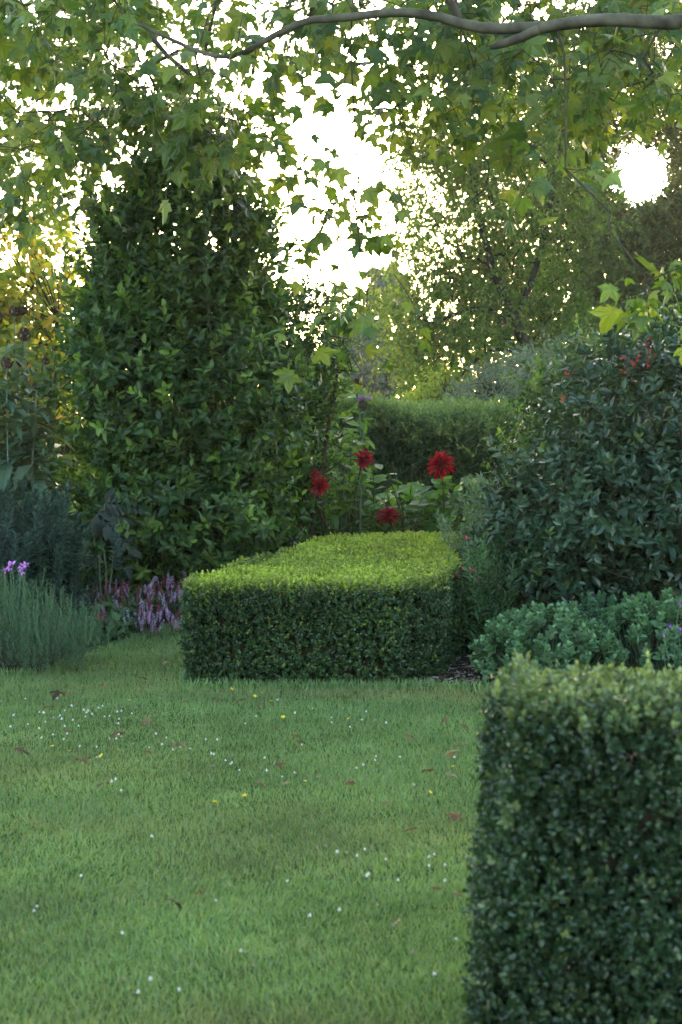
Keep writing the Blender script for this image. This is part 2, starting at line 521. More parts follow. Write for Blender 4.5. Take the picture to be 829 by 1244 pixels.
def grow(paths0, targets, r_tip=.006, expo=.42, k_path=.35, sag=.06, wob=.05, step=.5, min_rad=None):
    """branch skeleton: start from given polylines, join every target to the nearest limb"""
    pos, par, plen = [], [], []
    fixed = []
    for pts in paths0:
        prev = -1
        if pos:      # attach a further limb to the nearest existing node
            dd = np.linalg.norm(np.array(pos) - pts[0], axis=1); prev = int(dd.argmin())
        for p in pts:
            pos.append(np.asarray(p, float)); par.append(prev)
            plen.append(0 if prev < 0 else plen[prev] + np.linalg.norm(pos[-1] - pos[prev]))
            prev = len(pos) - 1
    nfix = len(pos)
    arr = np.zeros((nfix + len(targets) * 10 + 10, 3)); arr[:nfix] = np.array(pos)
    pl = np.zeros(len(arr)); pl[:nfix] = plen
    n = nfix
    root = arr[0].copy()
    order = np.argsort(np.min(np.linalg.norm(targets[:, None] - arr[None, :nfix], axis=2), axis=1))
    for ti in order:
        t = targets[ti]
        d = np.linalg.norm(arr[:n] - t, axis=1)
        j = int(np.argmin(d + k_path * pl[:n] * .3))
        L_ = d[j]
        m = int(min(9, max(2, L_ / step)))
        s = arr[j]
        prev = j
        off = rng.normal(0, wob * L_, 3); off2 = rng.normal(0, wob * L_, 3)
        for k in range(1, m + 1):
            f = k / m
            p = s + (t - s) * f + off * math.sin(math.pi * f) + off2 * math.sin(2 * math.pi * f)
            p[2] += sag * L_ * math.sin(math.pi * f)
            arr[n] = p; par.append(prev); pl[n] = pl[prev] + np.linalg.norm(arr[n] - arr[prev])
            prev = n; n += 1
    par = np.array(par)
    tips = np.zeros(n)
    haschild = np.zeros(n, bool); haschild[par[par >= 0]] = True
    tips[~haschild] = 1
    for k in range(n - 1, 0, -1):
        if par[k] >= 0: tips[par[k]] += tips[k]
    rad = r_tip * np.maximum(tips, 1) ** expo
    if min_rad:
        k = 0
        for pts, (ra, rb) in zip(paths0, min_rad):
            rad[k:k + len(pts)] = np.maximum(rad[k:k + len(pts)], np.linspace(ra, rb, len(pts))); k += len(pts)
    kids = [[] for _ in range(n)]
    for k in range(1, n):
        if par[k] >= 0: kids[par[k]].append(k)
    chains = []
    starts = [(0, None)]
    while starts:
        k, p0 = starts.pop()
        ch = [k] if p0 is None else [p0, k]
        while kids[k]:
            ks = sorted(kids[k], key=lambda c: (-rad[c], -tips[c]))
            for o in ks[1:]: starts.append((o, k))
            k = ks[0]; ch.append(k)
        r = rad[ch].copy()
        if p0 is not None: r[0] = r[1]
        r[-1] *= .5
        chains.append((arr[ch], r))
    return chains


def vnoise(p, scale, seed=0, octv=3):
    """smooth pseudo-noise in about -1..1 from sums of random sines"""
    r = np.random.default_rng(seed)
    out = np.zeros(len(p))
    for o in range(octv):
        for _ in range(5):
            k = r.normal(0, 1, p.shape[1]) * scale * 2 ** o
            out += np.sin(p @ k + r.random() * 6.28) / (2 ** o)
    return out / (5 * 1.75) * 1.8


def rand_dir(n):
    return norm(rng.normal(0, 1, (n, 3)))


# ------------------------------------------------------------------ ground, lawn, beds
def poly_sheet(name, pts, z, mat, kind='structure'):
    V = [(x, y, z) for x, y in pts]
    me = bpy.data.meshes.new(name)
    me.from_pydata(V, [], [list(range(len(V)))])
    me.materials.append(mat); me.update()
    o = bpy.data.objects.new(name, me); COL.objects.link(o)
    return tag(o, kind=kind)


poly_sheet('ground', [(-600, -600), (600, -600), (600, 600), (-600, 600)], -0.008, M['rough_grass'])
lawn_poly = [(-9, -8), (9, -8), (9, 9.1), (1.6, 9.25), (0.9, 9.42), (0.5, 9.47), (0.2, 9.55), (-0.9, 9.58), (-0.98, 10.2), (-0.8, 12.0), (-1.0, 13.2), (-1.3, 13.0), (-1.55, 12.1), (-1.75, 10.9), (-1.95, 10.1), (-3, 9.75), (-9, 9.6)]
poly_sheet('lawn', lawn_poly, 0.0, M['turf'])
poly_sheet('flower_bed', [(-9, 9.55), (-3, 9.7), (-1.95, 10.05), (-1.72, 10.9), (-1.5, 12.1), (-1.25, 12.95), (-1.05, 13.1), (-.8, 11.9), (-.98, 10.2), (-.9, 9.54), (.2, 9.51), (.5, 9.43), (.9, 9.38), (1.6, 9.21), (9, 9.06), (9, 17.5), (-9, 17.5)], 0.006, M['soil'])


def inside(poly, x, y):
    poly = np.asarray(poly); c = np.zeros(len(x), bool)
    j = len(poly) - 1
    for i in range(len(poly)):
        xi, yi = poly[i]; xj, yj = poly[j]
        cond = ((yi > y) != (yj > y)) & (x < (xj - xi) * (y - yi) / (yj - yi + 1e-12) + xi)
        c ^= cond; j = i
    return c


def grass_field():
    Ls = Leaves()
    def patch(y0, y1, dens, w, h):
        xm = 0.26 * y1 + .9
        n = int(dens * 2 * xm * (y1 - y0))
        x = rng.uniform(-xm, xm, n); y = rng.uniform(y0, y1, n)
        # blades stand in little tufts
        x = x + rng.normal(0, .004, n); 
        k = inside(lawn_poly, x, y) & (np.abs(x) < .235 * y + .8)
        x, y = x[k], y[k]; n = len(x)
        p2 = np.stack([x, y], 1)
        hn = vnoise(p2, 1.6, 3) * .35 + vnoise(p2, 9, 4) * .35
        hh = h * np.clip(1 + hn * .8, .5, 1.8) * rng.uniform(.6, 1.3, n)
        lean = np.stack([vnoise(p2, 3, 5), vnoise(p2, 3, 6), np.zeros(n)], 1) * .25
        d = np.stack([rng.normal(0, .42, n), rng.normal(0, .42, n), np.ones(n)], 1) + lean
        nn = np.stack([rng.normal(0, 1, n), rng.normal(0, 1, n), rng.normal(.3, .3, n)], 1)
        dry = np.clip(vnoise(p2 * np.array([.55, 1.5]), 1.0, 8) * .75 - .12 + rng.normal(0, .2, n), 0, 1) * .9
        dry = np.where(rng.random(n) < .03, .9, dry)
        Ls.add(d, nn, np.stack([x, y, np.full(n, -.003)], 1), hh, dry)
    patch(3.6, 5.4, 19000, 0, .037)
    patch(5.4, 7.6, 12500, 0, .034)
    patch(7.6, 10.2, 8500, 0, .034)
    patch(10.2, 13.3, 5500, 0, .046)
    # ragged longer grass along the foot of the hedge and beds
    ex = []
    for (a, b, num) in [((-.95, 9.56), (.4, 9.52), 2000), ((.4, 9.6), (1.6, 9.28), 1800), ((-1.98, 10.05), (-3, 9.72), 1500), ((-1.9, 10.2), (-1.2, 12.9), 1800), ((-.98, 9.8), (-.82, 12), 1200)]:
        t = rng.random(num)
        ex.append(np.stack([a[0] + (b[0] - a[0]) * t + rng.normal(0, .04, num), a[1] + (b[1] - a[1]) * t - np.abs(rng.normal(0, .05, num)), np.zeros(num)], 1))
    ex = np.concatenate(ex); n = len(ex)
    Ls.add(np.stack([rng.normal(0, .35, n), rng.normal(0, .35, n), np.ones(n)], 1), rng.normal(0, 1, (n, 3)), ex, rng.uniform(.03, .085, n))
    R, T, S, A = Ls.cat()
    w = .034
    tpl = [Tpl([(0, w, 0), (0, -w, 0), (.55, w * .9, .0), (.55, -w * .9, 0.0), (1, 0, .22)], [(0, 1, 3, 2), (2, 3, 4)]),
           Tpl([(0, w, 0), (0, -w, 0), (.5, w * .9, .04), (.5, -w * .9, .04), (.85, 0, .42)], [(0, 1, 3, 2), (2, 3, 4)])]
    me = instance_mesh('grass', tpl, R, T, S, M['grass'], age=A)
    o = bpy.data.objects.new('grass', me); COL.objects.link(o)
    tag(o, 'short mown green lawn grass with drier straw coloured patches', 'grass', kind='stuff')


grass_field()

# bark chips on the bare soil at the end of the clipped hedge
n = 2600
cx_ = rng.uniform(.25, 1.7, n); cy_ = rng.uniform(9.45, 11.4, n)
kk = ~inside(lawn_poly, cx_, cy_ - .03)
cx_, cy_ = cx_[kk], cy_[kk]; n = len(cx_)
Lc = Leaves(); Lc.add(np.stack([rng.normal(0, 1, n), rng.normal(0, 1, n), rng.normal(0, .25, n)], 1), np.stack([rng.normal(0, .3, n), rng.normal(0, .3, n), np.ones(n)], 1),
                      np.stack([cx_, cy_, rng.uniform(.008, .02, n)], 1), rng.uniform(.012, .04, n))
chip = Tpl([(0, .2, 0), (0, -.2, 0), (1, .14, 0), (1, -.16, 0), (0, .2, .12), (0, -.2, .12), (1, .14, .1), (1, -.16, .1)], [(4, 5, 7, 6), (0, 2, 3, 1), (0, 1, 5, 4), (2, 6, 7, 3), (0, 4, 6, 2), (1, 3, 7, 5)])
R, T, S, A = Lc.cat()
o = bpy.data.objects.new('bark_chips', instance_mesh('bark_chips', [chip], R, T, S, M['chip'])); COL.objects.link(o)
tag(o, 'brown bark chips mulching the bare soil beside the clipped hedge', 'mulch', kind='stuff')


# ------------------------------------------------------------------ clipped hedges
def hedge_surface(poly, h, n_side, n_top, lump=.04, batter=0.0, sides=None, seed=1, rounding=.06, ls=2.2):
    """points, normals on the side faces and on the top of a clipped hedge"""
    poly = np.asarray(poly, float); m = len(poly)
    cen = poly.mean(0)
    Pp, Nn = [], []
    edges = range(m) if sides is None else sides
    for i in edges:
        a, b = poly[i], poly[(i + 1) % m]
        ln = np.linalg.norm(b - a); cnt = int(n_side * ln * h)
        t = rng.random(cnt); z = rng.random(cnt) * h
        nrm = np.array([b[1] - a[1], -(b[0] - a[0])]) / ln
        if nrm @ ((a + b) / 2 - cen) < 0: nrm = -nrm
        p = np.zeros((cnt, 3)); p[:, :2] = a + (b - a) * t[:, None] + nrm * (batter * (1 - z / h))[:, None]; p[:, 2] = z
        nv = np.tile([nrm[0], nrm[1], 0.15], (cnt, 1))
        r = np.clip((z - (h - rounding)) / rounding, 0, 1)
        p[:, :2] -= nrm * (r ** 2 * rounding * .6)[:, None]
        nv[:, 2] += r * 1.2
        Pp.append(p); Nn.append(nv)
    lo, hi = poly.min(0), poly.max(0)
    ar = (hi - lo).prod(); cnt = int(n_top * ar)
    x = rng.uniform(lo[0], hi[0], cnt); y = rng.uniform(lo[1], hi[1], cnt)
    k = inside(poly, x, y); x, y = x[k], y[k]
    top = np.stack([x, y, np.full(len(x), h)], 1)
    # edge drop
    dmin = np.full(len(x), 9.0)
    for i in range(m):
        a, b = poly[i], poly[(i + 1) % m]
        ab = b - a; t = np.clip(((top[:, :2] - a) @ ab) / (ab @ ab), 0, 1)
        dmin = np.minimum(dmin, np.linalg.norm(top[:, :2] - (a + ab * t[:, None]), axis=1))
    top[:, 2] -= np.clip(1 - dmin / rounding, 0, 1) ** 2 * rounding * .5
    ps = np.concatenate(Pp); ns = norm(np.concatenate(Nn))
    ps = ps + ns * (vnoise(ps, ls, seed) * lump + vnoise(ps, ls * 4, seed + 1) * lump * .45)[:, None]
    tn = np.tile([0, 0, 1.0], (len(top), 1))
    top[:, 2] += vnoise(top[:, :2], 1.6, seed + 2) * lump * .5 + vnoise(top[:, :2], 7, seed + 3) * lump * .3
    return ps, ns, top, tn


def hedge_core(poly, h, inset, mat, seed=1):
    """solid core added to keep the inside of a hedge dark and opaque"""
    poly = np.asarray(poly, float); cen = poly.mean(0)
    m = len(poly)
    rings = []
    for z, s in ((0.0, 1.0), (h * .5, 1.0), (h - inset, 1.0), (h - inset + .003, .55)):
        r = []
        for i in range(m):
            a, b = poly[i], poly[(i + 1) % m]
            for t in np.linspace(0, 1, 8, endpoint=False):
                q = a + (b - a) * t
                dirc = (cen - q); dl = np.linalg.norm(dirc)
                q2 = q + dirc / dl * min(inset * 1.25, dl * .9)
                q2 = cen + (q2 - cen) * s
                r.append((q2[0] + random.uniform(-.012, .012), q2[1] + random.uniform(-.012, .012), z))
        rings.append(r)
    k = len(rings[0]); V = [v for r in rings for v in r]
    Fq = []
    for a in range(len(rings) - 1):
        for j in range(k):
            Fq.append((a * k + j, a * k + (j + 1) % k, (a + 1) * k + (j + 1) % k, (a + 1) * k + j))
    me = bpy.data.meshes.new('branches')  # solid core standing in for branches
    me.from_pydata(V, [], Fq + [tuple((len(rings) - 1) * k + j for j in range(k))])
    me.materials.append(mat); me.update()
    return me


def box_hedge(name, label, poly, h, inset, mat, n_side, n_top, per, leaf, slen, tpls, top_age, n_parts, batter=0, lump=.04, seed=1, sides=None, rounding=.06):
    poly = np.asarray(poly, float)
    t = thing(name, (*poly.mean(0), 0), label, 'hedge')
    ps, ns, tp, tn = hedge_surface(poly, h, n_side, n_top, lump, batter, sides, seed, rounding)
    Lf = Leaves()
    for depth, frac in ((-.02, 1.0), (.035, .8), (.085, .6), (.13, .35)):
        k = rng.random(len(ps)) < frac
        p, q = ps[k], ns[k]
        d = q * .8 + np.array([0, 0, .55]) + rng.normal(0, .45, p.shape)
        ag = np.clip(rng.normal(-.05, .12, len(p)), 0, 1) + np.clip((p[:, 2] - h + .07) / .07, 0, 1) * top_age * .7
        ag += (rng.random(len(p)) < .03) * .35
        Lf.shoots(p - q * (depth + slen * .5), d, slen * rng.uniform(.6, 1.4, len(p)), per, leaf, (30, 65), .3, age=np.clip(ag, 0, 1))
    d = tn + rng.normal(0, .4, tp.shape)
    ag = np.clip(top_age + vnoise(tp[:, :2], 1.3, seed + 9) * .25 + rng.normal(0, .15, len(tp)), 0, 1)
    Lf.shoots(tp - tn * slen * .6, d, slen * rng.uniform(.6, 1.4, len(tp)), per, leaf, (25, 60), .3, age=ag)
    build_leaves(Lf, t, mat, tpls, 'foliage', n_parts)
    part('branches', hedge_core(poly, h, inset, M['twig'], seed), t)  # solid core added inside, keeps gaps between leaves dark
    return t


HEDGE = [(-.95, 9.62), (.34, 9.6), (.6, 9.95), (.83, 11.0), (1.02, 14.4), (-.1, 14.0), (-.46, 12.3), (-.68, 11.05)]
hd = box_hedge('box_hedge', 'low clipped box hedge with a flat yellow green top at the lawn edge', HEDGE, .63, .12, M['box_old'],
               1900, 1100, 8, .025, .05, BOXS, .85, 0, sides=[0, 1, 2, 3, 6, 7], lump=.05, seed=3)
NEAR = [(.425, 3.86), (2.2, 3.78), (2.25, 4.45), (.475, 4.42)]
nh = box_hedge('box_hedge', 'tall dark clipped box hedge close to the camera at lower right', NEAR, .92, .19, M['box_near'],
               2300, 1900, 9, .0245, .055, BOXL, .66, 300, batter=.05, lump=.045, seed=21, sides=[0, 3], rounding=.11)
# a few long shoots that escaped the shears on the near hedge
for (px, py, Y, hh) in [(787, 800, 4.25, .05), (700, 812, 4.2, .03), (650, 818, 4.1, .025), (604, 832, 3.95, .02)]:
    b = P(px, py, Y); b[2] = .90
    Ls = Leaves(); Ls.shoots(b[None], np.array([[.03, 0, 1.0]]), hh + .03, 12, .026, (15, 45), .15, age=np.array([.9]))
    R, T, S, A = Ls.cat()
    me = instance_mesh('shoot', OVAL, R, T, S, M['box_near'], age=A)
    part('shoot', me, nh)


# ------------------------------------------------------------------ shrubs
def lump_shell(center, radii, n, seed, lump=.18, fill=.35, zmin=.05, lscale=2.2, power=1.0):
    """points in the outer shell of a lumpy ellipsoid, and outward directions"""
    c = np.asarray(center, float); r = np.asarray(radii, float)
    u = rand_dir(n)
    s = 1 + lump * vnoise(u, lscale, seed) 
    rad = 1 - fill * rng.random(n) ** 1.6
    p = c + u * r * (s * rad)[:, None]
    o = norm(u / r)
    k = p[:, 2] > zmin
    return p[k], o[k]


def shrub(name, label, base, blobs, mat, tpls, leaf, per, slen, n_parts, age_f=None, stems=6, sag=.05, cat='shrub', angle=(35, 65), upw=.35, group=None, young=.06, rt=.004, lump=.18):
    t = thing(name, base, label, cat, group)
    Ps, Os = [], []
    for (c, r, n, sd) in blobs:
        p, o = lump_shell(c, r, n, sd, lump)
        Ps.append(p); Os.append(o)
    p = np.concatenate(Ps); o = np.concatenate(Os)
    p = p + o * ((rng.random(len(p)) < .14) * rng.uniform(.04, .26, len(p)))[:, None]      # stray shoots break the outline
    d = norm(o * .8 + np.array([0, 0, upw]) + rng.normal(0, .35, p.shape))
    ag = (rng.random(len(p)) < young) * rng.uniform(.4, 1, len(p))
    if age_f is not None: ag = np.clip(ag + age_f(p), 0, 1)
    Lf = Leaves()
    Lf.shoots(p - d * slen * .5, d, slen * rng.uniform(.7, 1.3, len(p)), per, leaf, angle, .28, age=ag, sag=sag)
    build_leaves(Lf, t, mat, tpls, 'foliage', n_parts)
    # stems and twigs
    b = np.asarray(base, float)
    stm = []
    tops = p[rng.permutation(len(p))[:stems]]
    for q in tops:
        s0 = b + np.array([rng.normal(0, .12), rng.normal(0, .12), 0])
        mid = s0 * .45 + q * .55; mid[2] = s0[2] + (q[2] - s0[2]) * .55
        stm.append(smooth_path([s0, mid, s0 + (q - s0) * .9], 8))
    sub = p[rng.permutation(len(p))[:min(260, len(p))]]
    ch = []
    alls = np.concatenate(stm)
    for sp in stm: ch.append((sp, np.linspace(.03, .012, len(sp))))
    for q in sub:
        dd = np.linalg.norm(alls - q, axis=1) + np.where(alls[:, 2] > q[2], .6, 0)
        s = alls[dd.argmin()]
        ch.append((smooth_path([s, (s + q) / 2 + rng.normal(0, .05, 3) - np.array([0, 0, .05]), q], 5), np.linspace(.009, rt, 5)))
    part('branches', tube_mesh('branches', ch, M['twig'], 5), t)
    return t


# tall evergreen left of centre
b = P(235, 690, 13.9); b[2] = 0
YS = 13.9
def blob(px, py, Y, rx, rz, ry, n, sd):
    return (P(px, py, Y), (rx * Y / F, ry, rz * Y / F), n, sd)
shrub('evergreen_shrub', 'tall dense dark evergreen shrub with pointed glossy leaves left of the clipped hedge', b,
      [blob(214, 272, 13.9, 84, 80, .75, 480, 9), blob(225, 340, 13.9, 112, 130, .85, 1300, 1), blob(225, 480, 13.8, 128, 150, .95, 2000, 2), blob(225, 610, 13.7, 128, 100, .9, 1100, 3),
       blob(150, 420, 13.8, 62, 120, .6, 500, 4), blob(190, 695, 13.8, 125, 40, .7, 420, 5)],
      M['laurel'], LEAF, .11, 8, .22, 300, stems=9, young=.24, lump=.38, upw=.75, sag=.0)
b = P(365, 690, 14.5); b[2] = 0
shrub('evergreen_shrub', 'smaller evergreen shrub leaning right of the tall one, sky behind its loose top', b,
      [blob(366, 425, 14.8, 62, 85, .5, 460, 6), blob(355, 530, 14.9, 46, 110, .5, 650, 7), blob(352, 620, 14.8, 46, 70, .45, 300, 8)],
      M['laurel'], LEAF, .078, 9, .2, 200, stems=6, young=.1)

# big bluish shrub on the right
b = P(790, 760, 11.6); b[2] = 0
shr = shrub('broadleaf_shrub', 'large bluish green broadleaf shrub with red berries above the sedum at right', b,
      [blob(790, 520, 11.6, 120, 120, .8, 620, 11), blob(735, 620, 11.4, 128, 95, .8, 640, 12), blob(830, 640, 11.3, 120, 110, .8, 480, 13), blob(650, 640, 11.5, 62, 62, .45, 150, 14), blob(690, 705, 11.4, 100, 50, .5, 260, 19), blob(810, 715, 11.4, 90, 45, .5, 160, 20), blob(905, 480, 11.8, 110, 150, .8, 500, 15)],
      M['bluish'], LEAF, .098, 9, .2, 300, stems=9, young=.05)
b = P(740, 640, 14.4); b[2] = 0
shrub('broadleaf_shrub', 'lighter olive green broadleaf shrub rising behind the big bluish one', b,
      [blob(715, 500, 14.4, 78, 75, .6, 420, 16), blob(800, 455, 14.6, 95, 72, .7, 560, 17), blob(690, 590, 14.3, 90, 90, .6, 300, 18)],
      M['laurel'], LEAF, .085, 9, .2, 120, stems=7, young=.15)
# red berry clusters
berry_tpl = OVAL
for (px, py) in [(783, 418), (776, 434), (770, 443), (788, 440), (792, 428), (757, 452), (762, 436), (690, 452), (682, 485), (745, 487)]:
    c = P(px, py, 10.75)
    k = random.randint(3, 8)
    Lb = Leaves(); Lb.add(rand_dir(k), rand_dir(k), c + rng.normal(0, .014, (k, 3)), rng.uniform(.018, .034, k))
    R, T, S, A = Lb.cat()
    part('berry_cluster', instance_mesh('berry_cluster', OVAL, R, T, S, M['red_berry']), shr)

# silvery shrub beyond the yew hedge
b = P(650, 560, 24); b[2] = 0
shrub('silver_shrub', 'soft silvery grey green shrub behind the yew hedge', b,
      [blob(640, 480, 24, 75, 52, 1.0, 700, 21), blob(590, 500, 24, 50, 40, .8, 350, 22), blob(700, 470, 25, 80, 60, 1.0, 500, 23)],
      M['silver'], NARROW, .12, 9, .3, 0, stems=8)
b = P(540, 520, 26); b[2] = 0
shrub('lime_shrub', 'small sunlit lime green shrub peeping over the yew hedge', b,
      [blob(541, 474, 26, 22, 24, .4, 90, 24), blob(520, 490, 26, 25, 18, .4, 60, 25)],
      M['limegreen'], LEAF, .1, 8, .22, 0, stems=4)

# yellow autumn shrub at far left
b = P(30, 640, 17); b[2] = 0
shrub('autumn_shrub', 'tall loose shrub turning yellow and orange at the far left', b,
      [blob(28, 320, 17, 70, 85, .7, 200, 31), blob(40, 420, 17, 66, 75, .7, 260, 32), blob(10, 480, 17, 70, 60, .7, 150, 33), blob(-40, 400, 17, 70, 110, .8, 160, 34)],
      M['autumn'], OVAL, .12, 7, .34, 220, stems=12, angle=(40, 75), sag=.3)
# green mass below/behind it
b = P(20, 640, 19); b[2] = 0
shrub('leafy_shrub', 'mid green leafy shrub filling the gap behind the thistles at far left', b,
      [blob(0, 540, 19, 120, 90, .9, 900, 35), blob(70, 520, 20, 80, 90, .9, 600, 36)],
      M['weeping'], LEAF, .1, 8, .25, 0, stems=6)


# ------------------------------------------------------------------ yew hedge
def yew():
    poly = np.array([P(395, 520, 19.2)[:2], P(560, 520, 19.4)[:2], P(655, 520, 20.4)[:2], P(670, 520, 22.2)[:2], P(410, 520, 22.4)[:2]])
    h = 1.78
    t = thing('yew_hedge', (*poly.mean(0), 0), 'clipped dark yew hedge with a soft top coloured pale as if sunlit behind the dahlias', 'hedge')
    ps, ns, tp, tn = hedge_surface(poly, h, 900, 700, .17, 0, [0, 1, 2], 41, rounding=.3, ls=1.6)
    # the top swells towards the left
    def lift(p):
        return np.clip((.9 - p[:, 0]) / 1.2, 0, 1) * .22
    k = vnoise(ps, 2.6, 77) > -.62; ps, ns = ps[k], ns[k]
    ps[:, 2] *= 1 + lift(ps) / h; tp[:, 2] += lift(tp)
    Lf = Leaves()
    d = ns * .7 + np.array([0.1, 0, .6]) + rng.normal(0, .35, ps.shape)
    ag = np.clip((ps[:, 2] - 1.45) / .4, 0, 1) * .5  # sunlight on the upper face put into the leaf colour
    Lf.shoots(ps - ns * .15, d, .26 * rng.uniform(.5, 1.5, len(ps)), 20, .075, (35, 60), .25, age=ag)
    d = tn * .8 + np.array([-.35, -.3, 0]) + rng.normal(0, .5, tp.shape)
    Lf.shoots(tp - tn * .2, d, .3 * rng.uniform(.6, 1.4, len(tp)), 20, .075, (35, 60), .25, age=np.clip(rng.normal(.55, .15, len(tp)), 0, 1))  # top shoots coloured pale as if lit by the sun
    build_leaves(Lf, t, M['yew'], [lance(.14, .2, .05, False)], 'foliage')
    part('branches', hedge_core(poly, h - .02, .22, M['twig']), t)  # solid core added to make the hedge opaque and dark inside
yew()


# ------------------------------------------------------------------ trees
def clear_sun(p, ang):
    """true where a point leaves the line towards the low sun open"""
    v = p - CAM
    a = v @ SUN_DIR
    return np.linalg.norm(v - a[:, None] * SUN_DIR, axis=1) > a * np.tan(np.radians(ang * (.82 + .55 * rng.random(len(p)) ** 2)))


def tree(name, label, base, trunk_paths, crowns, mat, tpls, leaf, per, slen, bark='bark', r_tip=.008, sag=.05, droop=0.0, cat='tree', sides=6, group=None, jit=.3, expo=.46, gap=.0):
    """crowns: (center, radii, clusters, shoots per cluster, cluster radius, seed)"""
    t = thing(name, base, label, cat, group)
    tg, Pp, Oo = [], [], []
    for (c, r, nc, ns_, cr, sd) in crowns:
        p, o = lump_shell(c, r, nc, sd, .25, .75, .5)
        tg.append(p)
        q = np.repeat(p, ns_, 0) + rng.normal(0, cr, (len(p) * ns_, 3))
        Pp.append(q); Oo.append(np.repeat(o, ns_, 0))
    tg = np.concatenate(tg); p = np.concatenate(Pp); o = np.concatenate(Oo)
    if gap: 
        k = clear_sun(p, gap); p, o = p[k], o[k]; tg = tg[clear_sun(tg, gap)]
    d = norm(o * .6 + rng.normal(0, .5, p.shape) + np.array([0, 0, .15 - droop]))
    Lf = Leaves()
    Lf.shoots(p, d, slen * rng.uniform(.6, 1.4, len(p)), per, leaf, (40, 70), jit, sag=sag)
    if gap:
        Lf.keep(clear_sun(Lf.cat()[1], gap * .9))
    build_leaves(Lf, t, mat, tpls, 'crown')
    chains = grow(trunk_paths, tg, r_tip, expo=expo)
    part('trunk', tube_mesh('trunk', [chains[0]], M[bark], 9), t)
    part('branches', tube_mesh('branches', chains[1:], M[bark], sides), t)
    return t


# weeping tree in the middle distance
Yw = 30.0
b = P(655, 640, Yw); b[2] = 0
Yl = Yw - .5
tree('weeping_tree', 'tree with arching limbs and drooping sunlit foliage beyond the yew hedge', b,
     [smooth_path([b, P(645, 450, Yl + .6), P(630, 400, Yl), P(600, 330, Yl), P(578, 240, Yl), P(570, 170, Yl)], 14),
      smooth_path([P(632, 405, Yl), P(590, 375, Yl), P(545, 385, Yl - .3), P(510, 400, Yl - .4)], 8),
      smooth_path([P(640, 430, Yl), P(600, 425, Yl - .2), P(570, 445, Yl - .3), P(550, 470, Yl - .3)], 8),
      smooth_path([P(625, 390, Yl), P(650, 330, Yl), P(672, 230, Yl), P(685, 150, Yl)], 9)],
     [(P(580, 230, Yw), (1.6, 1.6, 2.1), 120, 14, .22, 51), (P(565, 370, Yw), (1.4, 1.5, 1.5), 115, 14, .2, 52), (P(515, 430, Yw - .5), (.6, 1.0, 1.0), 40, 13, .2, 53),
      (P(640, 390, Yw + .8), (1.2, 1.2, 1.4), 85, 14, .2, 54), (P(660, 220, Yw + .5), (1.4, 1.5, 2.1), 80, 13, .26, 55), (P(540, 180, Yw), (.85, 1.2, 1.2), 36, 11, .3, 56)],
     M['weeping'], LEAF[:1] + DIAM, .115, 8, .36, droop=.55, sag=.5, r_tip=.011)
# tall tree in front of the sun
Ys = 36.0
b = P(715, 600, Ys); b[2] = 0
tree('broad_tree', 'tall dark olive tree with a stout trunk, the low sun shining through its crown', b,
     [smooth_path([b, P(714, 480, Ys), P(712, 380, Ys), P(716, 280, Ys), P(722, 180, Ys), P(728, 60, Ys), P(730, -60, Ys)], 16),
      smooth_path([P(715, 300, Ys), P(775, 268, Ys), P(835, 250, Ys), P(890, 190, Ys)], 9),
      smooth_path([P(714, 340, Ys), P(670, 270, Ys), P(640, 190, Ys), P(610, 90, Ys)], 9),
      smooth_path([P(712, 390, Ys), P(780, 360, Ys), P(850, 350, Ys)], 7)],
     [(P(720, 300, Ys), (1.9, 1.8, 2.0), 190, 16, .32, 61), (P(800, 260, Ys), (2.0, 1.8, 2.4), 210, 16, .34, 62), (P(640, 140, Ys), (2.2, 1.8, 2.0), 95, 12, .34, 63),
      (P(760, 120, Ys), (2.2, 2.0, 2.2), 160, 13, .34, 64), (P(880, 220, Ys), (2.2, 2.0, 3.6), 120, 12, .36, 65), (P(760, 400, Ys - 1), (2.4, 1.6, 1.4), 170, 15, .3, 66), (P(720, -20, Ys), (3.0, 2.5, 2.0), 90, 10, .4, 67)],
     M['olive'], LEAF[:1] + DIAM, .135, 8, .38, r_tip=.011, gap=1.08)
# more trees to the right, outside the frame, that shade the lawn
for (px, Yt, lab, sd) in [(1010, 38, 'tall olive green tree right of the sunlit one', 71), (1190, 34, 'round topped green tree at far right beyond the garden', 72)]:
    b = P(px, 600, Yt); b[2] = 0
    tree('broad_tree', lab, b, [smooth_path([b, P(px, 380, Yt), P(px + 8, 200, Yt), P(px, 60, Yt)], 10)],
         [(P(px, 250, Yt), (2.8, 2.4, 4.4), 190, 10, .45, sd)], M['olive'], DIAM, .17, 8, .42, r_tip=.011)
# conifers far away
for (px, pyt, Yt, wr, lab, sd) in [(470, 325, 46, 50, 'blue green conifer standing far off left of the weeping tree', 81), (425, 385, 52, 26, 'small hazy conifer far off in the gap of open sky', 82)]:
    b = P(px, 600, Yt); b[2] = 0
    top = P(px, pyt, Yt)
    t = thing('conifer', b, lab, 'tree')
    H = top[2]; n = 520
    z = (rng.random(n) ** 1.1) * H * .95 + .3
    a = rng.random(n) * 6.28; w = wr * Yt / F * (1 - z / H * .86) * (1 + .35 * np.sin(z * 3 + a * 2)) * rng.uniform(.5, 1.05, n)
    o = np.stack([np.cos(a), np.sin(a), np.zeros(n)], 1)
    p = np.array([b[0], b[1], 0]) + o * w[:, None]; p[:, 2] = z
    Lf = Leaves(); Lf.shoots(p, norm(o + np.array([0, 0, -.1]) + rng.normal(0, .3, p.shape)), .6, 14, .26, (40, 70), .25, sag=.2)
    build_leaves(Lf, t, M['conifer'], DIAM, 'crown')
    part('trunk', tube_mesh('trunk', [(np.array([b, top * np.array([1, 1, .95])]), np.array([.22, .03]))], M['bark'], 8), t)
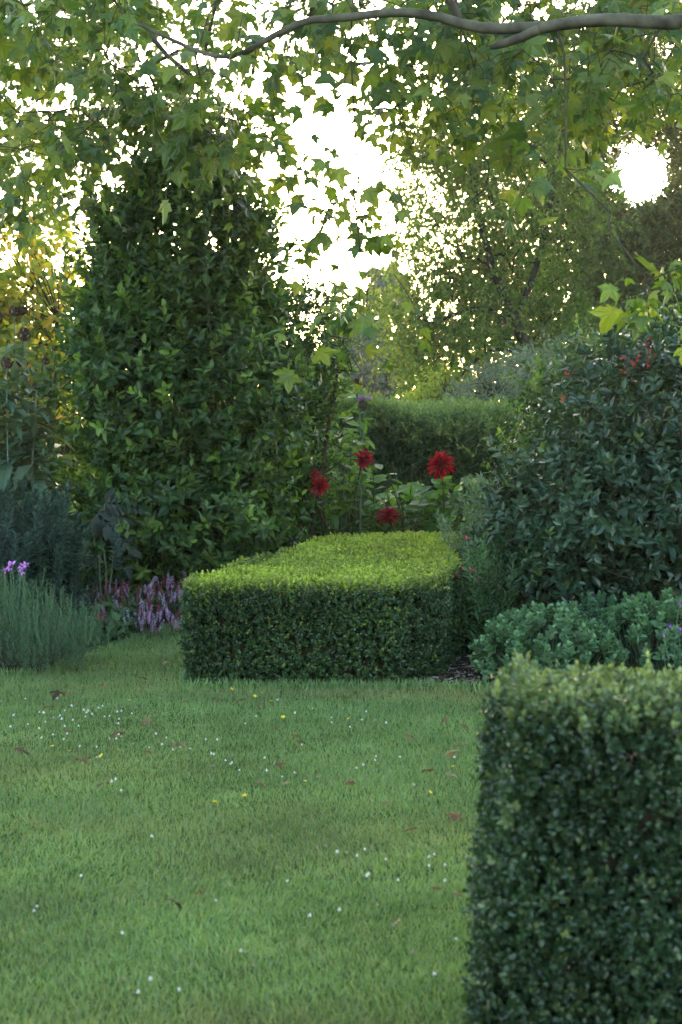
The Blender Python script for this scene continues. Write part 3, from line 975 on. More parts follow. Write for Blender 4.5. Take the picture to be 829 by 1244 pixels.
for k, px in enumerate([330, 430, 560, 690, 820, 950, 1100]):  # row added to block low sun coming under the tree crowns
    Yb = 44 + (k % 3) * 2.5
    b = P(px, 600, Yb); b[2] = 0
    shrub('sun_block_thicket', ['broad hazy thicket shrub added behind the tall evergreen', 'hazy green thicket shrub added in the gap right of the evergreen', 'hazy thicket shrub added behind the weeping tree', 'hazy thicket shrub added between the weeping tree and the broad trunk to block low sun', 'hazy thicket shrub added right of the broad trunk to block low sun', 'unseen thicket shrub added beyond the right edge of the broad tree to block low sun', 'unseen rightmost thicket shrub added beyond the garden to block low sun'][k], b,
          [(np.array([b[0], Yb, 1.6]), (2.0, 1.3, (2.6 if k > 2 else (.9, .7, 1.1)[k]) + .3 * math.sin(k * 2.1)), 900, 200 + k)], M['wood'], DIAM, .2, 9, .4, 0, stems=6, group='thicket shrubs added beyond the trees to block the low sun')
# far-off wood that closes the view at the horizon
Lf = Leaves()
n = 4200
ang = rng.uniform(-.62, .62, n); dist = rng.uniform(78, 105, n)
hgt = 5.4 + 1.6 * np.sin(ang * 23) + 1.2 * np.sin(ang * 61 + 1) 
p = np.stack([np.sin(ang) * dist, np.cos(ang) * dist, hgt * rng.random(n) ** .7], 1)
Lf.shoots(p, rand_dir(n) + np.array([0, -.2, .4]), .9, 14, .5, (40, 80), .3)
R, T, S, A = Lf.cat()
o = bpy.data.objects.new('far_wood', instance_mesh('far_wood', DIAM, R, T, S, M['wood'])); COL.objects.link(o)
tag(o, 'hazy far off wood closing the view behind the garden', 'wood', kind='stuff')


# ------------------------------------------------------------------ overhanging plane tree
def plane_tree():
    base = np.array([5.6, 12.5, 0.0])
    t = thing('plane_tree', base, 'plane tree whose long limb and lobed leaves hang across the top of the view', 'tree')
    trunk = smooth_path([base, base + [0.05, 0, 1.6], base + [-.1, -.1, 3.4], base + [-.3, 0, 5.2], base + [-.2, .2, 7.5]], 12)
    hub = trunk[6]
    l1 = smooth_path([trunk[6], P(990, 10, 10.8), P(830, 27, 9.8), P(740, 24, 9.7), P(668, 32, 9.7), P(632, 46, 9.8), P(596, 58, 9.9)], 18)
    l2 = smooth_path([P(664, 33, 9.75), P(585, 34, 9.9), P(530, 20, 10.0), P(480, 15, 10.0), P(415, 22, 10.0), P(370, 26, 10.0), P(325, 48, 10.1), P(285, 68, 10.3), P(240, 62, 10.6), P(150, 20, 11)], 20)
    l3 = smooth_path([trunk[8], P(900, -120, 12), P(600, -130, 12), P(350, -100, 12.2), P(190, -40, 12.4), P(178, 10, 12.3), P(192, 55, 12.2), P(240, 98, 12.0)], 20)
    l4 = smooth_path([P(350, -100, 12.2), P(150, -80, 13), P(20, -60, 13.5), P(-60, 0, 13.5)], 10)
    l5 = smooth_path([P(560, 28, 10.05), P(540, -10, 9.9), P(500, -60, 9.8)], 6)
    # where the sprays hang: photograph region, depth range, number
    zones = [(-60, 240, -40, 60, 11, 16, 54), (-60, 105, 40, 235, 12, 17, 50), (100, 300, 60, 165, 11, 15.5, 44), (150, 300, 150, 205, 12, 14.5, 6), (270, 400, -30, 70, 10, 14, 13),
             (300, 380, 90, 190, 11, 14, 3), (340, 400, 180, 270, 11.5, 13.5, 2), (425, 455, 130, 260, 10.5, 12, 4), (400, 440, 260, 400, 10, 11.5, 3), (450, 560, 50, 140, 9.5, 12.5, 9),
             (400, 560, -30, 15, 10.2, 12.5, 13), (540, 830, -40, 75, 10.4, 13, 52), (560, 700, 70, 130, 10.3, 12.5, 9), (700, 830, 70, 140, 10.3, 12.5, 9), (600, 690, 150, 255, 9.6, 11.5, 3),
             (775, 830, 325, 355, 8.9, 9.3, 2), (850, 900, 240, 330, 9, 10, 2), (-200, 980, -300, -60, 9.5, 14, 50)]
    tg = []
    for (x0, x1, y0, y1, d0, d1, num) in zones:
        for _ in range(num):
            tg.append(P(random.uniform(x0, x1), random.uniform(y0, y1), random.uniform(d0, d1)))
    tg = np.array(tg)
    tg = tg[clear_sun(tg, 1.5)]
    chains = grow([trunk, l1, l2, l3, l4, l5], tg, .0042, expo=.47, k_path=.3, sag=.12, wob=.06, step=.28, min_rad=[(.26, .16), (.055, .026), (.036, .012), (.05, .016), (.04, .012), (.03, .012)])
    part('trunk', tube_mesh('trunk', [chains[0]], M['plane_bark'], 12), t)
    big = [c for c in chains[1:] if c[1][0] > .022]
    for c in big: part('limb', tube_mesh('limb', [c], M['plane_bark'], 8), t)
    part('twigs', tube_mesh('twigs', [c for c in chains[1:] if c[1][0] <= .022], M['twig'], 5), t, kind='stuff')
    # every twig end carries a few drooping side shoots, with leaves along them
    m = 5
    org = np.repeat(tg, m, 0) + rng.normal(0, .07, (len(tg) * m, 3))
    near = np.where(org[:, 1] < 9.5, .6, 1.0)
    sd = np.stack([rng.normal(0, .75, len(org)), rng.normal(0, .75, len(org)), rng.normal(-.35, .5, len(org))], 1)
    ln = rng.uniform(.14, .46, len(org)) * near
    end = org + norm(sd) * ln[:, None]; end[:, 2] -= ln * .35
    mid = (org + end) / 2; mid[:, 2] += ln * .1
    st = [(smooth_path([org[i], mid[i], end[i]], 4), np.linspace(.0042, .0018, 4)) for i in range(len(org))]
    part('side_shoots', tube_mesh('side_shoots', st, M['twig'], 3), t, kind='stuff')
    q = 4
    f = np.linspace(.35, 1.0, q)[None, :, None] + rng.uniform(-.12, .05, (len(org), q, 1))
    c = (org[:, None] * (1 - f) ** 2 + 2 * mid[:, None] * f * (1 - f) + end[:, None] * f * f).reshape(-1, 3) + rng.normal(0, .025, (len(org) * q, 3))
    sdr = np.repeat(norm(sd), q, 0)
    d = sdr * .6 + np.stack([rng.normal(0, .6, len(c)), rng.normal(0, .6, len(c)), rng.normal(-.55, .4, len(c))], 1)
    nn = np.stack([rng.normal(0, .55, len(c)), rng.normal(-.3, .55, len(c)), np.full(len(c), .75)], 1)
    ag = np.clip(rng.normal(.12, .2, len(c)), 0, 1)
    px, py, dep = project(c)
    s = np.clip(rng.lognormal(math.log(.128), .36, len(c)), .05, .24)
    c = c + norm(d) * (s * .25)[:, None]
    Lf = Leaves(); Lf.add(d, nn, c, s, ag)
    Lf.keep(clear_sun(Lf.cat()[1], .95))
    build_leaves(Lf, t, M['plane_leaf'], PALM, 'crown', 300)
plane_tree()


# ------------------------------------------------------------------ dahlias and thistle behind the clipped hedge
def petal_mesh(mat, w=.13):
    tp = lance(w, .5, .12)
    return mesh_np('petal', tp.v, tp.f, mat, {'rnd': np.zeros(len(tp.v))})
PET_RED, PET_DARK = petal_mesh(M['red_petal']), petal_mesh(M['dark_petal'])


def dahlia_flower(parent, pos, axis, size, pm, npet, label):
    """an Empty-free flower: disc mesh as the part, petals as its sub-parts"""
    u = np.linspace(0, 6.283, 8, endpoint=False)
    V = [(0, 0, .12)] + [(math.cos(a) * .1, math.sin(a) * .1, .03) for a in u] + [(math.cos(a) * .05, math.sin(a) * .05, -.14) for a in u]
    Fc = [(0, 1 + k, 1 + (k + 1) % 8) for k in range(8)] + [(1 + k, 9 + k, 9 + (k + 1) % 8, 1 + (k + 1) % 8) for k in range(8)]
    me = bpy.data.meshes.new('flower'); me.from_pydata(V, [], Fc); me.materials.append(pm.materials[0]); me.update()
    o = bpy.data.objects.new('flower', me); COL.objects.link(o); o.parent = parent
    o.matrix_parent_inverse = Matrix.Translation(-parent.location)
    q = Vector(axis).to_track_quat('Z', 'Y')
    o.matrix_basis = Matrix.Translation(Vector(pos)) @ q.to_matrix().to_4x4() @ Matrix.Scale(float(size), 4)
    o['label'] = label
    for k in range(npet):
        f = (k + .5) / npet
        el = math.radians(78 - 95 * f + random.uniform(-9, 9))        # inner petals up, outer ones reflexed
        az = k * 2.39996 + random.uniform(-.15, .15)
        ln = (.30 + .24 * min(1, f * 1.7)) * random.uniform(.85, 1.12)
        d = np.array([[math.cos(el) * math.cos(az), math.cos(el) * math.sin(az), math.sin(el)]])
        nn = np.array([[-math.sin(el) * math.cos(az), -math.sin(el) * math.sin(az), math.cos(el)]])
        R = frames(d, nn)[0]
        s = bpy.data.objects.new('petal', pm); COL.objects.link(s); s.parent = o
        s.matrix_basis = Matrix([[float(R[i][j] * ln) for j in range(3)] + [float(d[0][i] * .05)] for i in range(3)] + [[0, 0, 0, 1]])
    return o


def bud_mesh():
    Lb = Leaves(); k = 22
    u = rand_dir(k); Lb.add(u * .4 + np.array([0, 0, .9]), u, u * np.array([.5, .5, .4]) * .6, np.full(k, .9))
    R, T, S, A = Lb.cat()
    return instance_mesh('bud', DIAM, R, T, S, M['bud'])
BUD = bud_mesh()


def stem_path(a, b, bend=.06):
    a = np.asarray(a, float); b = np.asarray(b, float)
    return smooth_path([a, (a + b) / 2 + np.array([random.uniform(-bend, bend), random.uniform(-bend, bend), 0]), b], 7)


def dahlia(label, base, foliage_px, flowers, buds, nleaf, Y):
    t = thing('dahlia_plant', base, label, 'dahlia')
    for (px, py, dy, ax, size, pm, npet, lab) in flowers:
        p = P(px, py, Y + dy)
        b2 = np.array([base[0] + random.uniform(-.15, .15), base[1] + random.uniform(-.1, .1), 0])
        part('stem', tube_mesh('stem', [(stem_path(b2, p - np.array(ax) * .03), np.linspace(.009, .006, 7))], M['dark_stem'], 6), t)
        dahlia_flower(t, p, ax, size, pm, npet, lab)
    for (px, py, dy) in buds:
        p = P(px, py, Y + dy)
        b2 = np.array([base[0] + (p[0] - base[0]) * .6, base[1], .3])
        part('stem', tube_mesh('stem', [(stem_path(b2, p), np.linspace(.007, .0045, 7))], M['dark_stem'], 5), t)
        o = part('bud', BUD, t); o.matrix_basis = Matrix.Translation(Vector(p)) @ Matrix.Scale(.024, 4)
    Lf = Leaves()
    for (px, py, rx, ry, n) in foliage_px:
        c = np.array([P(px + random.gauss(0, rx), py + random.gauss(0, ry), Y + random.uniform(-.45, .5)) for _ in range(n)])
        u = np.stack([rng.normal(0, .8, n), rng.normal(-.35, .7, n), rng.normal(.1, .35, n)], 1)
        Lf.add(u, np.stack([rng.normal(0, .35, n), rng.normal(-.3, .35, n), np.ones(n)], 1), c, rng.uniform(.11, .21, n))
        ch = [(stem_path(np.array([base[0] + (q[0] - base[0]) * .5, base[1], .1]), q), np.linspace(.007, .003, 7)) for q in c[::3]]
        part('stalks', tube_mesh('stalks', ch, M['green_stem'], 4), t)
    build_leaves(Lf, t, M['dahlia_leaf'], OVAL, 'foliage', 200)
    return t


Yd = 15.4
b = P(520, 700, Yd); b[2] = 0
dahlia('broad leaved dahlia plant with two bright red spiky blooms right of the thistle', b,
       [(545, 612, 30, 14, 130), (490, 618, 26, 14, 110), (580, 600, 20, 12, 60), (520, 645, 45, 14, 90)],
       [(536, 565, -.5, (-.25, -.8, .45), .255, PET_RED, 70, 'largest bright scarlet bloom held above the leaves'),
        (472, 628, -.6, (-.1, -.45, .95), .235, PET_RED, 55, 'low dark red bloom facing upwards just above the hedge top')],
       [(502, 567, -.3), (477, 564, -.2), (474, 582, -.3), (565, 580, -.3), (572, 578, -.1)], 150, Yd)
b = P(425, 700, Yd); b[2] = 0
dahlia('leafy dahlia plant with three darker red blooms beside the evergreen shrub', b,
       [(425, 610, 22, 22, 130), (420, 550, 14, 28, 80), (440, 635, 30, 14, 70)],
       [(388, 590, -1.5, (.5, -.75, -.1), .19, PET_RED, 50, 'red bloom drooping against the evergreen shrub'),
        (442, 557, -.6, (.3, -.75, -.3), .19, PET_DARK, 50, 'dark maroon bloom under the thistle'),
        (383, 577, -1.4, (-.1, -.5, .6), .11, PET_DARK, 30, 'small dark half opened bloom')],
       [(454, 567, -.3), (418, 580, -.4)], 120, Yd)


def scale_head(rad, hgt, n, mat):
    """egg of overlapping scales"""
    u = rand_dir(n); u = u[u[:, 2] > -.95]
    p = u * np.array([rad, rad, hgt]) * .8
    Lb = Leaves(); Lb.add(u * .55 + np.array([0, 0, .8]), u, p, np.full(len(u), rad * .75))
    R, T, S, A = Lb.cat()
    return R, T, S


def thistle_head_mesh(rad, hgt, purple):
    R, T, S = scale_head(rad, hgt, 90, None)
    core = []
    me = instance_mesh('thistle_head', DIAM, R, T, S, M['involucre'] if purple else M['seed_head'])
    return me


def floret_tuft(rad, ln, mat, n=70):
    a = rng.random(n) * 6.28; r = np.sqrt(rng.random(n)) * rad
    p = np.stack([np.cos(a) * r, np.sin(a) * r, np.zeros(n)], 1)
    d = np.stack([np.cos(a) * r / rad * .3, np.sin(a) * r / rad * .3, np.ones(n)], 1)
    Lb = Leaves(); Lb.add(d, rand_dir(n), p, ln * rng.uniform(.8, 1.1, n))
    R, T, S, A = Lb.cat()
    return instance_mesh('floret_tuft', NEEDLE, R, T, S, mat)


HEAD_P, HEAD_B, TUFT = thistle_head_mesh(.05, .06, True), thistle_head_mesh(.055, .058, False), floret_tuft(.045, .06, M['purple'])


def thistle(name, label, base, heads, leafspec, mat, Y, cat='thistle', stem_r=.012):
    t = thing(name, base, label, cat)
    paths = []
    for (px, py, dy, purple, sc) in heads:
        p = P(px, py, Y + dy)
        b2 = np.array([base[0] + (p[0] - base[0]) * .45 + random.uniform(-.05, .05), base[1] + dy, 0])
        sp = stem_path(b2, p, .05); paths.append(sp)
        part('stem', tube_mesh('stem', [(sp, np.linspace(stem_r, stem_r * .6, 7))], M['grey_stem'], 6), t)
        h = part('thistle_head', HEAD_P if purple else HEAD_B, t)
        h.matrix_basis = Matrix.Translation(Vector(p)) @ Matrix.Rotation(random.uniform(-.2, .2), 4, 'X') @ Matrix.Scale(sc, 4)
        if purple:
            f = bpy.data.objects.new('floret_tuft', TUFT); COL.objects.link(f); f.parent = h; f.location = (0, 0, .04)
    Lf = Leaves()
    num, ln = leafspec
    for sp in paths:
        k = num
        tt = rng.uniform(.25, .93, k)
        pos = np.array([sp[int(x * 6)] * (1 - (x * 6) % 1) + sp[min(6, int(x * 6) + 1)] * ((x * 6) % 1) for x in tt])
        a = rng.random(k) * 6.28
        d = np.stack([np.cos(a), np.sin(a), rng.normal(.15, .35, k)], 1)
        Lf.add(d, np.stack([-np.cos(a) * .3, -np.sin(a) * .3, np.ones(k)], 1), pos, ln * (1.15 - .6 * tt) * rng.uniform(.7, 1.2, k))
    build_leaves(Lf, t, mat, NARROW + LEAF[1:2], 'foliage', 290)
    return t


b = P(442, 720, 15.0); b[2] = 0
thistle('thistle', 'tall thistle with one purple bloom and one brown head rising left of the yew hedge', b,
        [(443, 494, .0, True, 1.1), (434, 467, .3, False, .75)], (26, .26), M['dahlia_leaf'], 15.0)
b = P(25, 700, 13.2); b[2] = 0
thistle('knapweed', 'tall grey leaved plants with round dark seed heads at the left edge', b,
        [(30, 409, .1, False, .95), (18, 380, .2, False, .8), (27, 379, .25, False, .7), (8, 443, -.1, False, .85), (-4, 387, .1, False, .9), (20, 445, .3, False, .7), (67, 424, .3, False, .45),
         (56, 440, .2, False, .55), (45, 470, 0, False, .6), (-30, 420, .2, False, .8)],
        (70, .36), M['greygreen'], 13.2, 'knapweed', .008)


# cut-leaved plant between the spurge and the evergreen
def cut_leaf_plant():
    b = P(125, 720, 12.9); b[2] = 0
    t = thing('cut_leaf_plant', b, 'plant with drooping deeply cut greyish leaves in the shade below the evergreen', 'plant')
    for (px, py, ang, ln) in [(118, 625, -35, .42), (140, 632, -70, .38), (128, 612, 5, .34)]:
        a = math.radians(ang)
        Lf = Leaves()
        p0 = P(px, py, 12.75); ax = np.array([math.cos(a), -.25, math.sin(a)]); ax /= np.linalg.norm(ax)
        side = np.cross(ax, [0, -1, .2]); side /= np.linalg.norm(side)
        for k in range(7):
            f = k / 7
            for s in (-1, 1):
                Lf.add((ax * .6 + side * s)[None], np.array([[.1, -1, .3]]), (p0 + ax * ln * f + np.array([0, 0, -.1 * f * f]))[None], np.array([ln * .42 * (1.05 - f * .8)]))
        Lf.add(ax[None], np.array([[.1, -1, .3]]), (p0 + ax * ln * .85 - np.array([0, 0, .08]))[None], np.array([ln * .3]))
        R, T, S, A = Lf.cat()
        part('leaf', instance_mesh('leaf', LEAF, R, T, S, M['cutleaf']), t)
        part('stem', tube_mesh('stem', [(stem_path(b, p0), np.linspace(.01, .005, 7))], M['grey_stem'], 5), t)
cut_leaf_plant()


# ------------------------------------------------------------------ low plants, each shoot a part
def shoot_variants(name, k, length, per, leaf, angle, tpls, mat, stem_mat=None, jit=.12, t0=.1, taper=.3, sag=0, age=0.0, bend=.06):
    out = []
    for i in range(k):
        Ls = Leaves()
        Ls.shoots(np.zeros((1, 3)), np.array([[random.uniform(-bend, bend), random.uniform(-bend, bend), 1.0]]), length, per, leaf, angle, jit, t0=t0, taper=taper, sag=sag, age=np.array([age]))
        R, T, S, A = Ls.cat()
        out.append(instance_mesh(name, tpls, R, T, S, mat, age=A))
    return out


def place(name, me, parent, pos, d, s=1.0, spin=None):
    o = part(name, me, parent)
    q = Vector([float(x) for x in d]).to_track_quat('Z', 'Y').to_matrix().to_4x4()
    o.matrix_basis = Matrix.Translation(Vector([float(x) for x in pos])) @ q @ Matrix.Rotation(random.random() * 6.28 if spin is None else spin, 4, 'Z') @ Matrix.Scale(s, 4)
    return o


# rosemary-like spikes front left
def rosemary():
    b = G(35, 828); b = np.array([b[0], b[1] + .35, 0])
    t = thing('rosemary_bush', b, 'bushy upright rosemary with pale green spikes at the left edge of the lawn', 'rosemary')
    V = shoot_variants('spike', 6, .36, 64, .034, (22, 48), NEEDLE, M['rosemary'], bend=.05)
    k = 0
    while k < 300:
        px = random.uniform(-95, 102); Y = random.uniform(9.95, 10.7)
        fx = (px - 18) / 92
        if abs(fx) > 1.25: continue
        hz = (.52 - .30 * max(0, fx) ** 2) * random.uniform(.25, 1.0) if k < 170 else (.5 - .3 * max(0, fx) ** 2) * random.uniform(.75, 1.0)
        x = (px - CX) / F * Y
        lean = (x - b[0]) * .5
        place('spike', V[k % 6], t, (x, Y - (.12 if hz < .25 else 0), max(.0, hz - .2)), (lean * .5 + random.gauss(0, .1), random.gauss(-.1, .12), 1), random.uniform(.75, 1.12))
        k += 1
    n = 420
    p = np.stack([b[0] + rng.normal(-.1, .25, n), b[1] + rng.normal(.05, .2, n), rng.uniform(0, .22, n)], 1)
    Ls = Leaves(); Ls.shoots(p, np.stack([rng.normal(0, .2, n), rng.normal(-.1, .2, n), np.ones(n)], 1), .22, 34, .03, (25, 55), .15)
    build_leaves(Ls, t, M['rosemary'], NEEDLE, 'foliage')
rosemary()


def spurge():
    b = P(55, 740, 12.2); b[2] = 0
    t = thing('spurge_clump', b, 'dark blue green bottlebrush spurge clump behind the rosemary', 'spurge')
    V = shoot_variants('shoot', 5, .42, 110, .075, (20, 78), NARROW, M['euphorbia'], bend=.05, taper=.15)
    for k in range(95):
        px = random.uniform(-70, 98); Y = random.uniform(11.7, 12.9)
        fx = (px - 40) / 95
        top = 590 + 45 * fx * fx + random.uniform(-6, 75)
        p = P(px, top, Y)
        place('shoot', V[k % 5], t, (p[0], p[1], max(0, p[2] - .4)), (random.gauss(0, .14) + fx * .15, random.gauss(-.12, .12), 1), random.uniform(.85, 1.1))
    n = 240
    p = np.stack([b[0] + rng.normal(-.2, .28, n), b[1] + rng.normal(.1, .3, n), rng.uniform(0, .5, n)], 1)
    Ls = Leaves(); Ls.shoots(p, np.stack([rng.normal(0, .2, n), rng.normal(-.1, .2, n), np.ones(n)], 1), .35, 60, .07, (30, 80), .15)
    build_leaves(Ls, t, M['euphorbia'], NARROW[:1], 'foliage')
spurge()


def knotweed():
    b = P(170, 770, 12.3); b[2] = 0
    t = thing('knotweed_clump', b, 'low clump of knotweed with lilac and crimson flower spikes left of the clipped hedge', 'knotweed')
    def spike(mat):
        n = 60
        a = np.arange(n) * 2.4; z = np.linspace(0, .12, n)
        r = .0075 * np.sin(np.clip(z / .12, .05, .97) * math.pi) ** .5
        p = np.stack([np.cos(a) * r, np.sin(a) * r, z], 1)
        Lb = Leaves(); Lb.add(np.stack([np.cos(a), np.sin(a), np.full(n, .8)], 1), rand_dir(n), p, rng.uniform(.008, .013, n))
        R, T, S, A = Lb.cat()
        me = instance_mesh('flower_spike', DIAM, R, T, S, mat)
        return me
    VL = [spike(M['lilac']) for _ in range(3)]; VC = [spike(M['crimson']) for _ in range(3)]
    stems = []
    for k in range(285):
        px = random.uniform(96, 243)
        f = (px - 100) / 140
        py = random.uniform(698 + (1 - f) * 14, 772 - f * 12)
        Y = 11.55 + (775 - py) / 77 * 1.35 + random.uniform(-.1, .1)
        p = P(px, py, Y)
        if p[2] < .1: p[2] = .1 + random.random() * .1
        d = (random.gauss(0, .32), random.gauss(-.05, .2), 1)
        lil = random.random() < .5
        place('flower_spike', random.choice(VL if lil else VC), t, p - np.array([0, 0, .05]), d, random.uniform(.5, .85))
        stems.append((stem_path((p[0] + random.gauss(0, .03), p[1] + .03, 0), p - np.array([0, 0, .04]), .02), np.full(7, .0022)))
    part('stems', tube_mesh('stems', stems, M['dark_stem'], 4), t, kind='stuff')
    n = 2000
    px = rng.uniform(95, 248, n); Y = rng.uniform(11.2, 13.4, n)
    x = (px - CX) / F * Y
    k = ~inside(lawn_poly, x, Y - .05); x, Y = x[k], Y[k]; n = len(x)
    z = rng.uniform(.02, .2, n) * np.clip((Y - 11.0) / .8, .3, 1)
    Ls = Leaves(); Ls.add(np.stack([rng.normal(0, .7, n), rng.normal(-.3, .6, n), rng.normal(.5, .4, n)], 1), np.stack([rng.normal(0, .4, n), rng.normal(-.2, .4, n), np.ones(n)], 1), np.stack([x, Y, z], 1), rng.uniform(.06, .12, n))
    build_leaves(Ls, t, M['knot_leaf'], LEAF, 'foliage')
knotweed()


def sedum(label, px, pyb, Y, rx, ry, h, n, mat, sc=1.0, wet=True):
    x0 = (px - CX) / F * Y
    b = np.array([x0, Y, 0])
    t = thing('sedum_clump', b, label, 'sedum', None)
    V = shoot_variants('shoot', 5, .13 * sc, 18, .07 * sc, (20, 70), FLESHY, mat, bend=.04, taper=.5)
    k = 0
    tw = []
    while k < n:
        u = random.uniform(-1, 1); v = random.uniform(-1, 1)
        if u * u + v * v > 1: continue
        zz = h * math.sqrt(max(0.03, 1 - (u * u + v * v) * .93)) * random.uniform(.85, 1.05)
        p = np.array([x0 + u * rx, Y + v * ry, max(0, zz - .12)])
        place('shoot', V[k % 5], t, p, (u * .7 + random.gauss(0, .15), v * .7 - .1 + random.gauss(0, .15), 1), random.uniform(.8, 1.15))
        tw.append((stem_path((x0 + u * rx * .6, Y + v * ry * .6, 0), p, .02), np.full(7, .006)))
        k += 1
    part('stems', tube_mesh('stems', tw, M['green_stem'], 4), t)
    return t
sedum('pale green fleshy sedum clump in front of the big bluish shrub, nearest the bark chips', 665, 0, 9.95, .42, .5, .47, 190, M['sedum'])
sedum('darker sedum clump between the two paler clumps', 728, 0, 10.6, .28, .35, .5, 110, M['sedum_dark'], .8)
sedum('sedum clump at the right edge above the near hedge', 800, 0, 10.2, .42, .5, .52, 190, M['sedum'], .95)
sedum('sedum clump further right, half out of view', 905, 0, 9.9, .4, .45, .5, 90, M['sedum'])


def small_flowers(name, label, cat, spots, Y, mat, size, leafmat, group=None):
    """a low plant with a few coloured blooms"""
    p = np.array([P(px, py, Y) for px, py in spots])
    b = np.array([p[:, 0].mean(), Y, 0])
    t = thing(name, b, label, cat, group)
    for q in p:
        Lb = Leaves(); k = 9; u = rand_dir(k); u[:, 1] = -abs(u[:, 1])
        Lb.add(u, rand_dir(k), q + u * size * .1, np.full(k, size * .7))
        R, T, S, A = Lb.cat()
        part('flower', instance_mesh('flower', OVAL, R, T, S, mat), t)
        part('stem', tube_mesh('stem', [(stem_path(b + np.array([(q[0] - b[0]) * .6, 0, 0]), q, .03), np.full(7, .003))], M['green_stem'], 4), t)
    n = 90
    c = np.stack([b[0] + rng.normal(0, .13, n), Y + rng.normal(0, .12, n), rng.uniform(.03, max(.15, p[:, 2].mean() * .85), n)], 1)
    Ls = Leaves(); Ls.add(rand_dir(n) + np.array([0, -.2, .5]), rand_dir(n) + np.array([0, 0, 1]), c, rng.uniform(.04, .08, n))
    build_leaves(Ls, t, leafmat, NARROW, 'foliage')
    return t
small_flowers('cranesbill', 'cranesbill with small mauve flowers peeping over the rosemary', 'cranesbill', [(5, 693), (15, 685), (26, 688), (32, 686), (27, 694), (12, 689)], 10.95, M['mauve'], .04, M['knot_leaf'])
small_flowers('verbena', 'low plant with tiny violet flowers at the right edge beside the sedum', 'verbena', [(826, 732), (813, 759), (825, 765), (806, 770)], 9.6, M['purple'], .028, M['sedum_dark'])


def grey_shrub():
    """narrow grey-green shoots spilling over the hedge end, and the pink bell flowers below"""
    b = P(600, 760, 12.2); b[2] = 0
    t = thing('grey_leaved_shrub', b, 'soft grey green shrub with narrow leaves between dahlias and the bluish shrub', 'shrub')
    V = shoot_variants('shoot', 5, .4, 46, .085, (25, 60), NARROW, M['greygreen'], bend=.08)
    for k in range(110):
        px = random.gauss(600, 26); Y = random.uniform(11.9, 13.0)
        py = random.uniform(575, 720) + abs(px - 600) * .25
        p = P(px, py, Y)
        place('shoot', V[k % 5], t, (p[0], p[1], max(.02, p[2] - .3)), (random.gauss(-.2, .3), random.gauss(-.25, .2), 1), random.uniform(.7, 1.05))
    st = [(stem_path(b + np.array([random.gauss(0, .05), 0, 0]), P(random.gauss(600, 20), random.uniform(600, 700), 12.4), .05), np.linspace(.01, .005, 7)) for _ in range(14)]
    part('stems', tube_mesh('stems', st, M['twig'], 5), t)
    b = P(585, 800, 11.1); b[2] = 0
    t = thing('penstemon', b, 'penstemon with pink red bells leaning on the right end of the clipped hedge', 'penstemon')
    V = shoot_variants('shoot', 5, .45, 34, .085, (30, 65), NARROW, M['knot_leaf'], bend=.1)
    for k in range(150):
        px = random.gauss(588, 19); Y = random.uniform(10.75, 11.6)
        p = P(px, random.uniform(660, 790), Y)
        place('shoot', V[k % 5], t, (p[0], p[1], max(.0, p[2] - .35)), (random.gauss(-.05, .28), random.gauss(-.25, .2), 1), random.uniform(.7, 1.05))
    bell = Tpl([(0, 0, 0)] + [(.45, .13 * math.cos(a), .13 * math.sin(a)) for a in np.linspace(0, 6.28, 6, endpoint=False)] + [(1, .24 * math.cos(a), .24 * math.sin(a)) for a in np.linspace(0, 6.28, 6, endpoint=False)],
               [(0, 1 + k, 1 + (k + 1) % 6) for k in range(6)] + [(1 + k, 7 + k, 7 + (k + 1) % 6, 1 + (k + 1) % 6) for k in range(6)])
    bm_ = mesh_np('bell_flower', bell.v, bell.f, M['pink'], {'rnd': np.zeros(len(bell.v))}, smooth=True)
    for (px, py) in [(556, 693), (573, 691), (576, 697), (557, 703), (553, 697), (579, 700), (565, 650), (571, 688), (560, 688), (556, 1e9)]:
        if py > 2000: continue
        p = P(px, py, 10.85 if py > 660 else 11.6)
        o = part('bell_flower', bm_, t)
        o.matrix_basis = Matrix.Translation(Vector(p)) @ Vector((random.gauss(.2, .5), -.6, -.5)).to_track_quat('X', 'Z').to_matrix().to_4x4() @ Matrix.Scale(.04, 4)
        part('stem', tube_mesh('stem', [(stem_path(b + np.array([random.gauss(0, .05), 0, 0]), p, .04), np.linspace(.005, .002, 7))], M['dark_stem'], 4), t)
grey_shrub()


# ------------------------------------------------------------------ things lying and growing in the lawn
def clover_mesh(old):
    n = 26
    u = rand_dir(n); u[:, 2] = np.abs(u[:, 2]) * 1.1 - .25
    Lb = Leaves(); Lb.add(u + np.array([0, 0, .5]), rand_dir(n), u * .004 + np.array([0, 0, .048]), np.full(n, .0095))
    R, T, S, A = Lb.cat()
    tp = DIAM
    me = instance_mesh('clover_flower', tp, R, T, S, M['clover'] if not old else M['clover_old'])
    V, Fq = tube_np([(np.array([[0, 0, 0], [.002, 0, .025], [0, 0, .048]]), np.array([.0012, .0012, .0012]))], 4)
    import bmesh
    bm = bmesh.new(); bm.from_mesh(me)
    vs = [bm.verts.new(v) for v in V]
    me.materials.append(M['green_stem'])
    for q in Fq:
        f = bm.faces.new([vs[i] for i in q]); f.material_index = 1
    bm.to_mesh(me); bm.free()
    return me
CLV = [clover_mesh(False) for _ in range(3)]; CLO = [clover_mesh(True) for _ in range(2)]


def onlawn(p):
    return bool(inside(lawn_poly, np.array([p[0]]), np.array([p[1]]))[0])


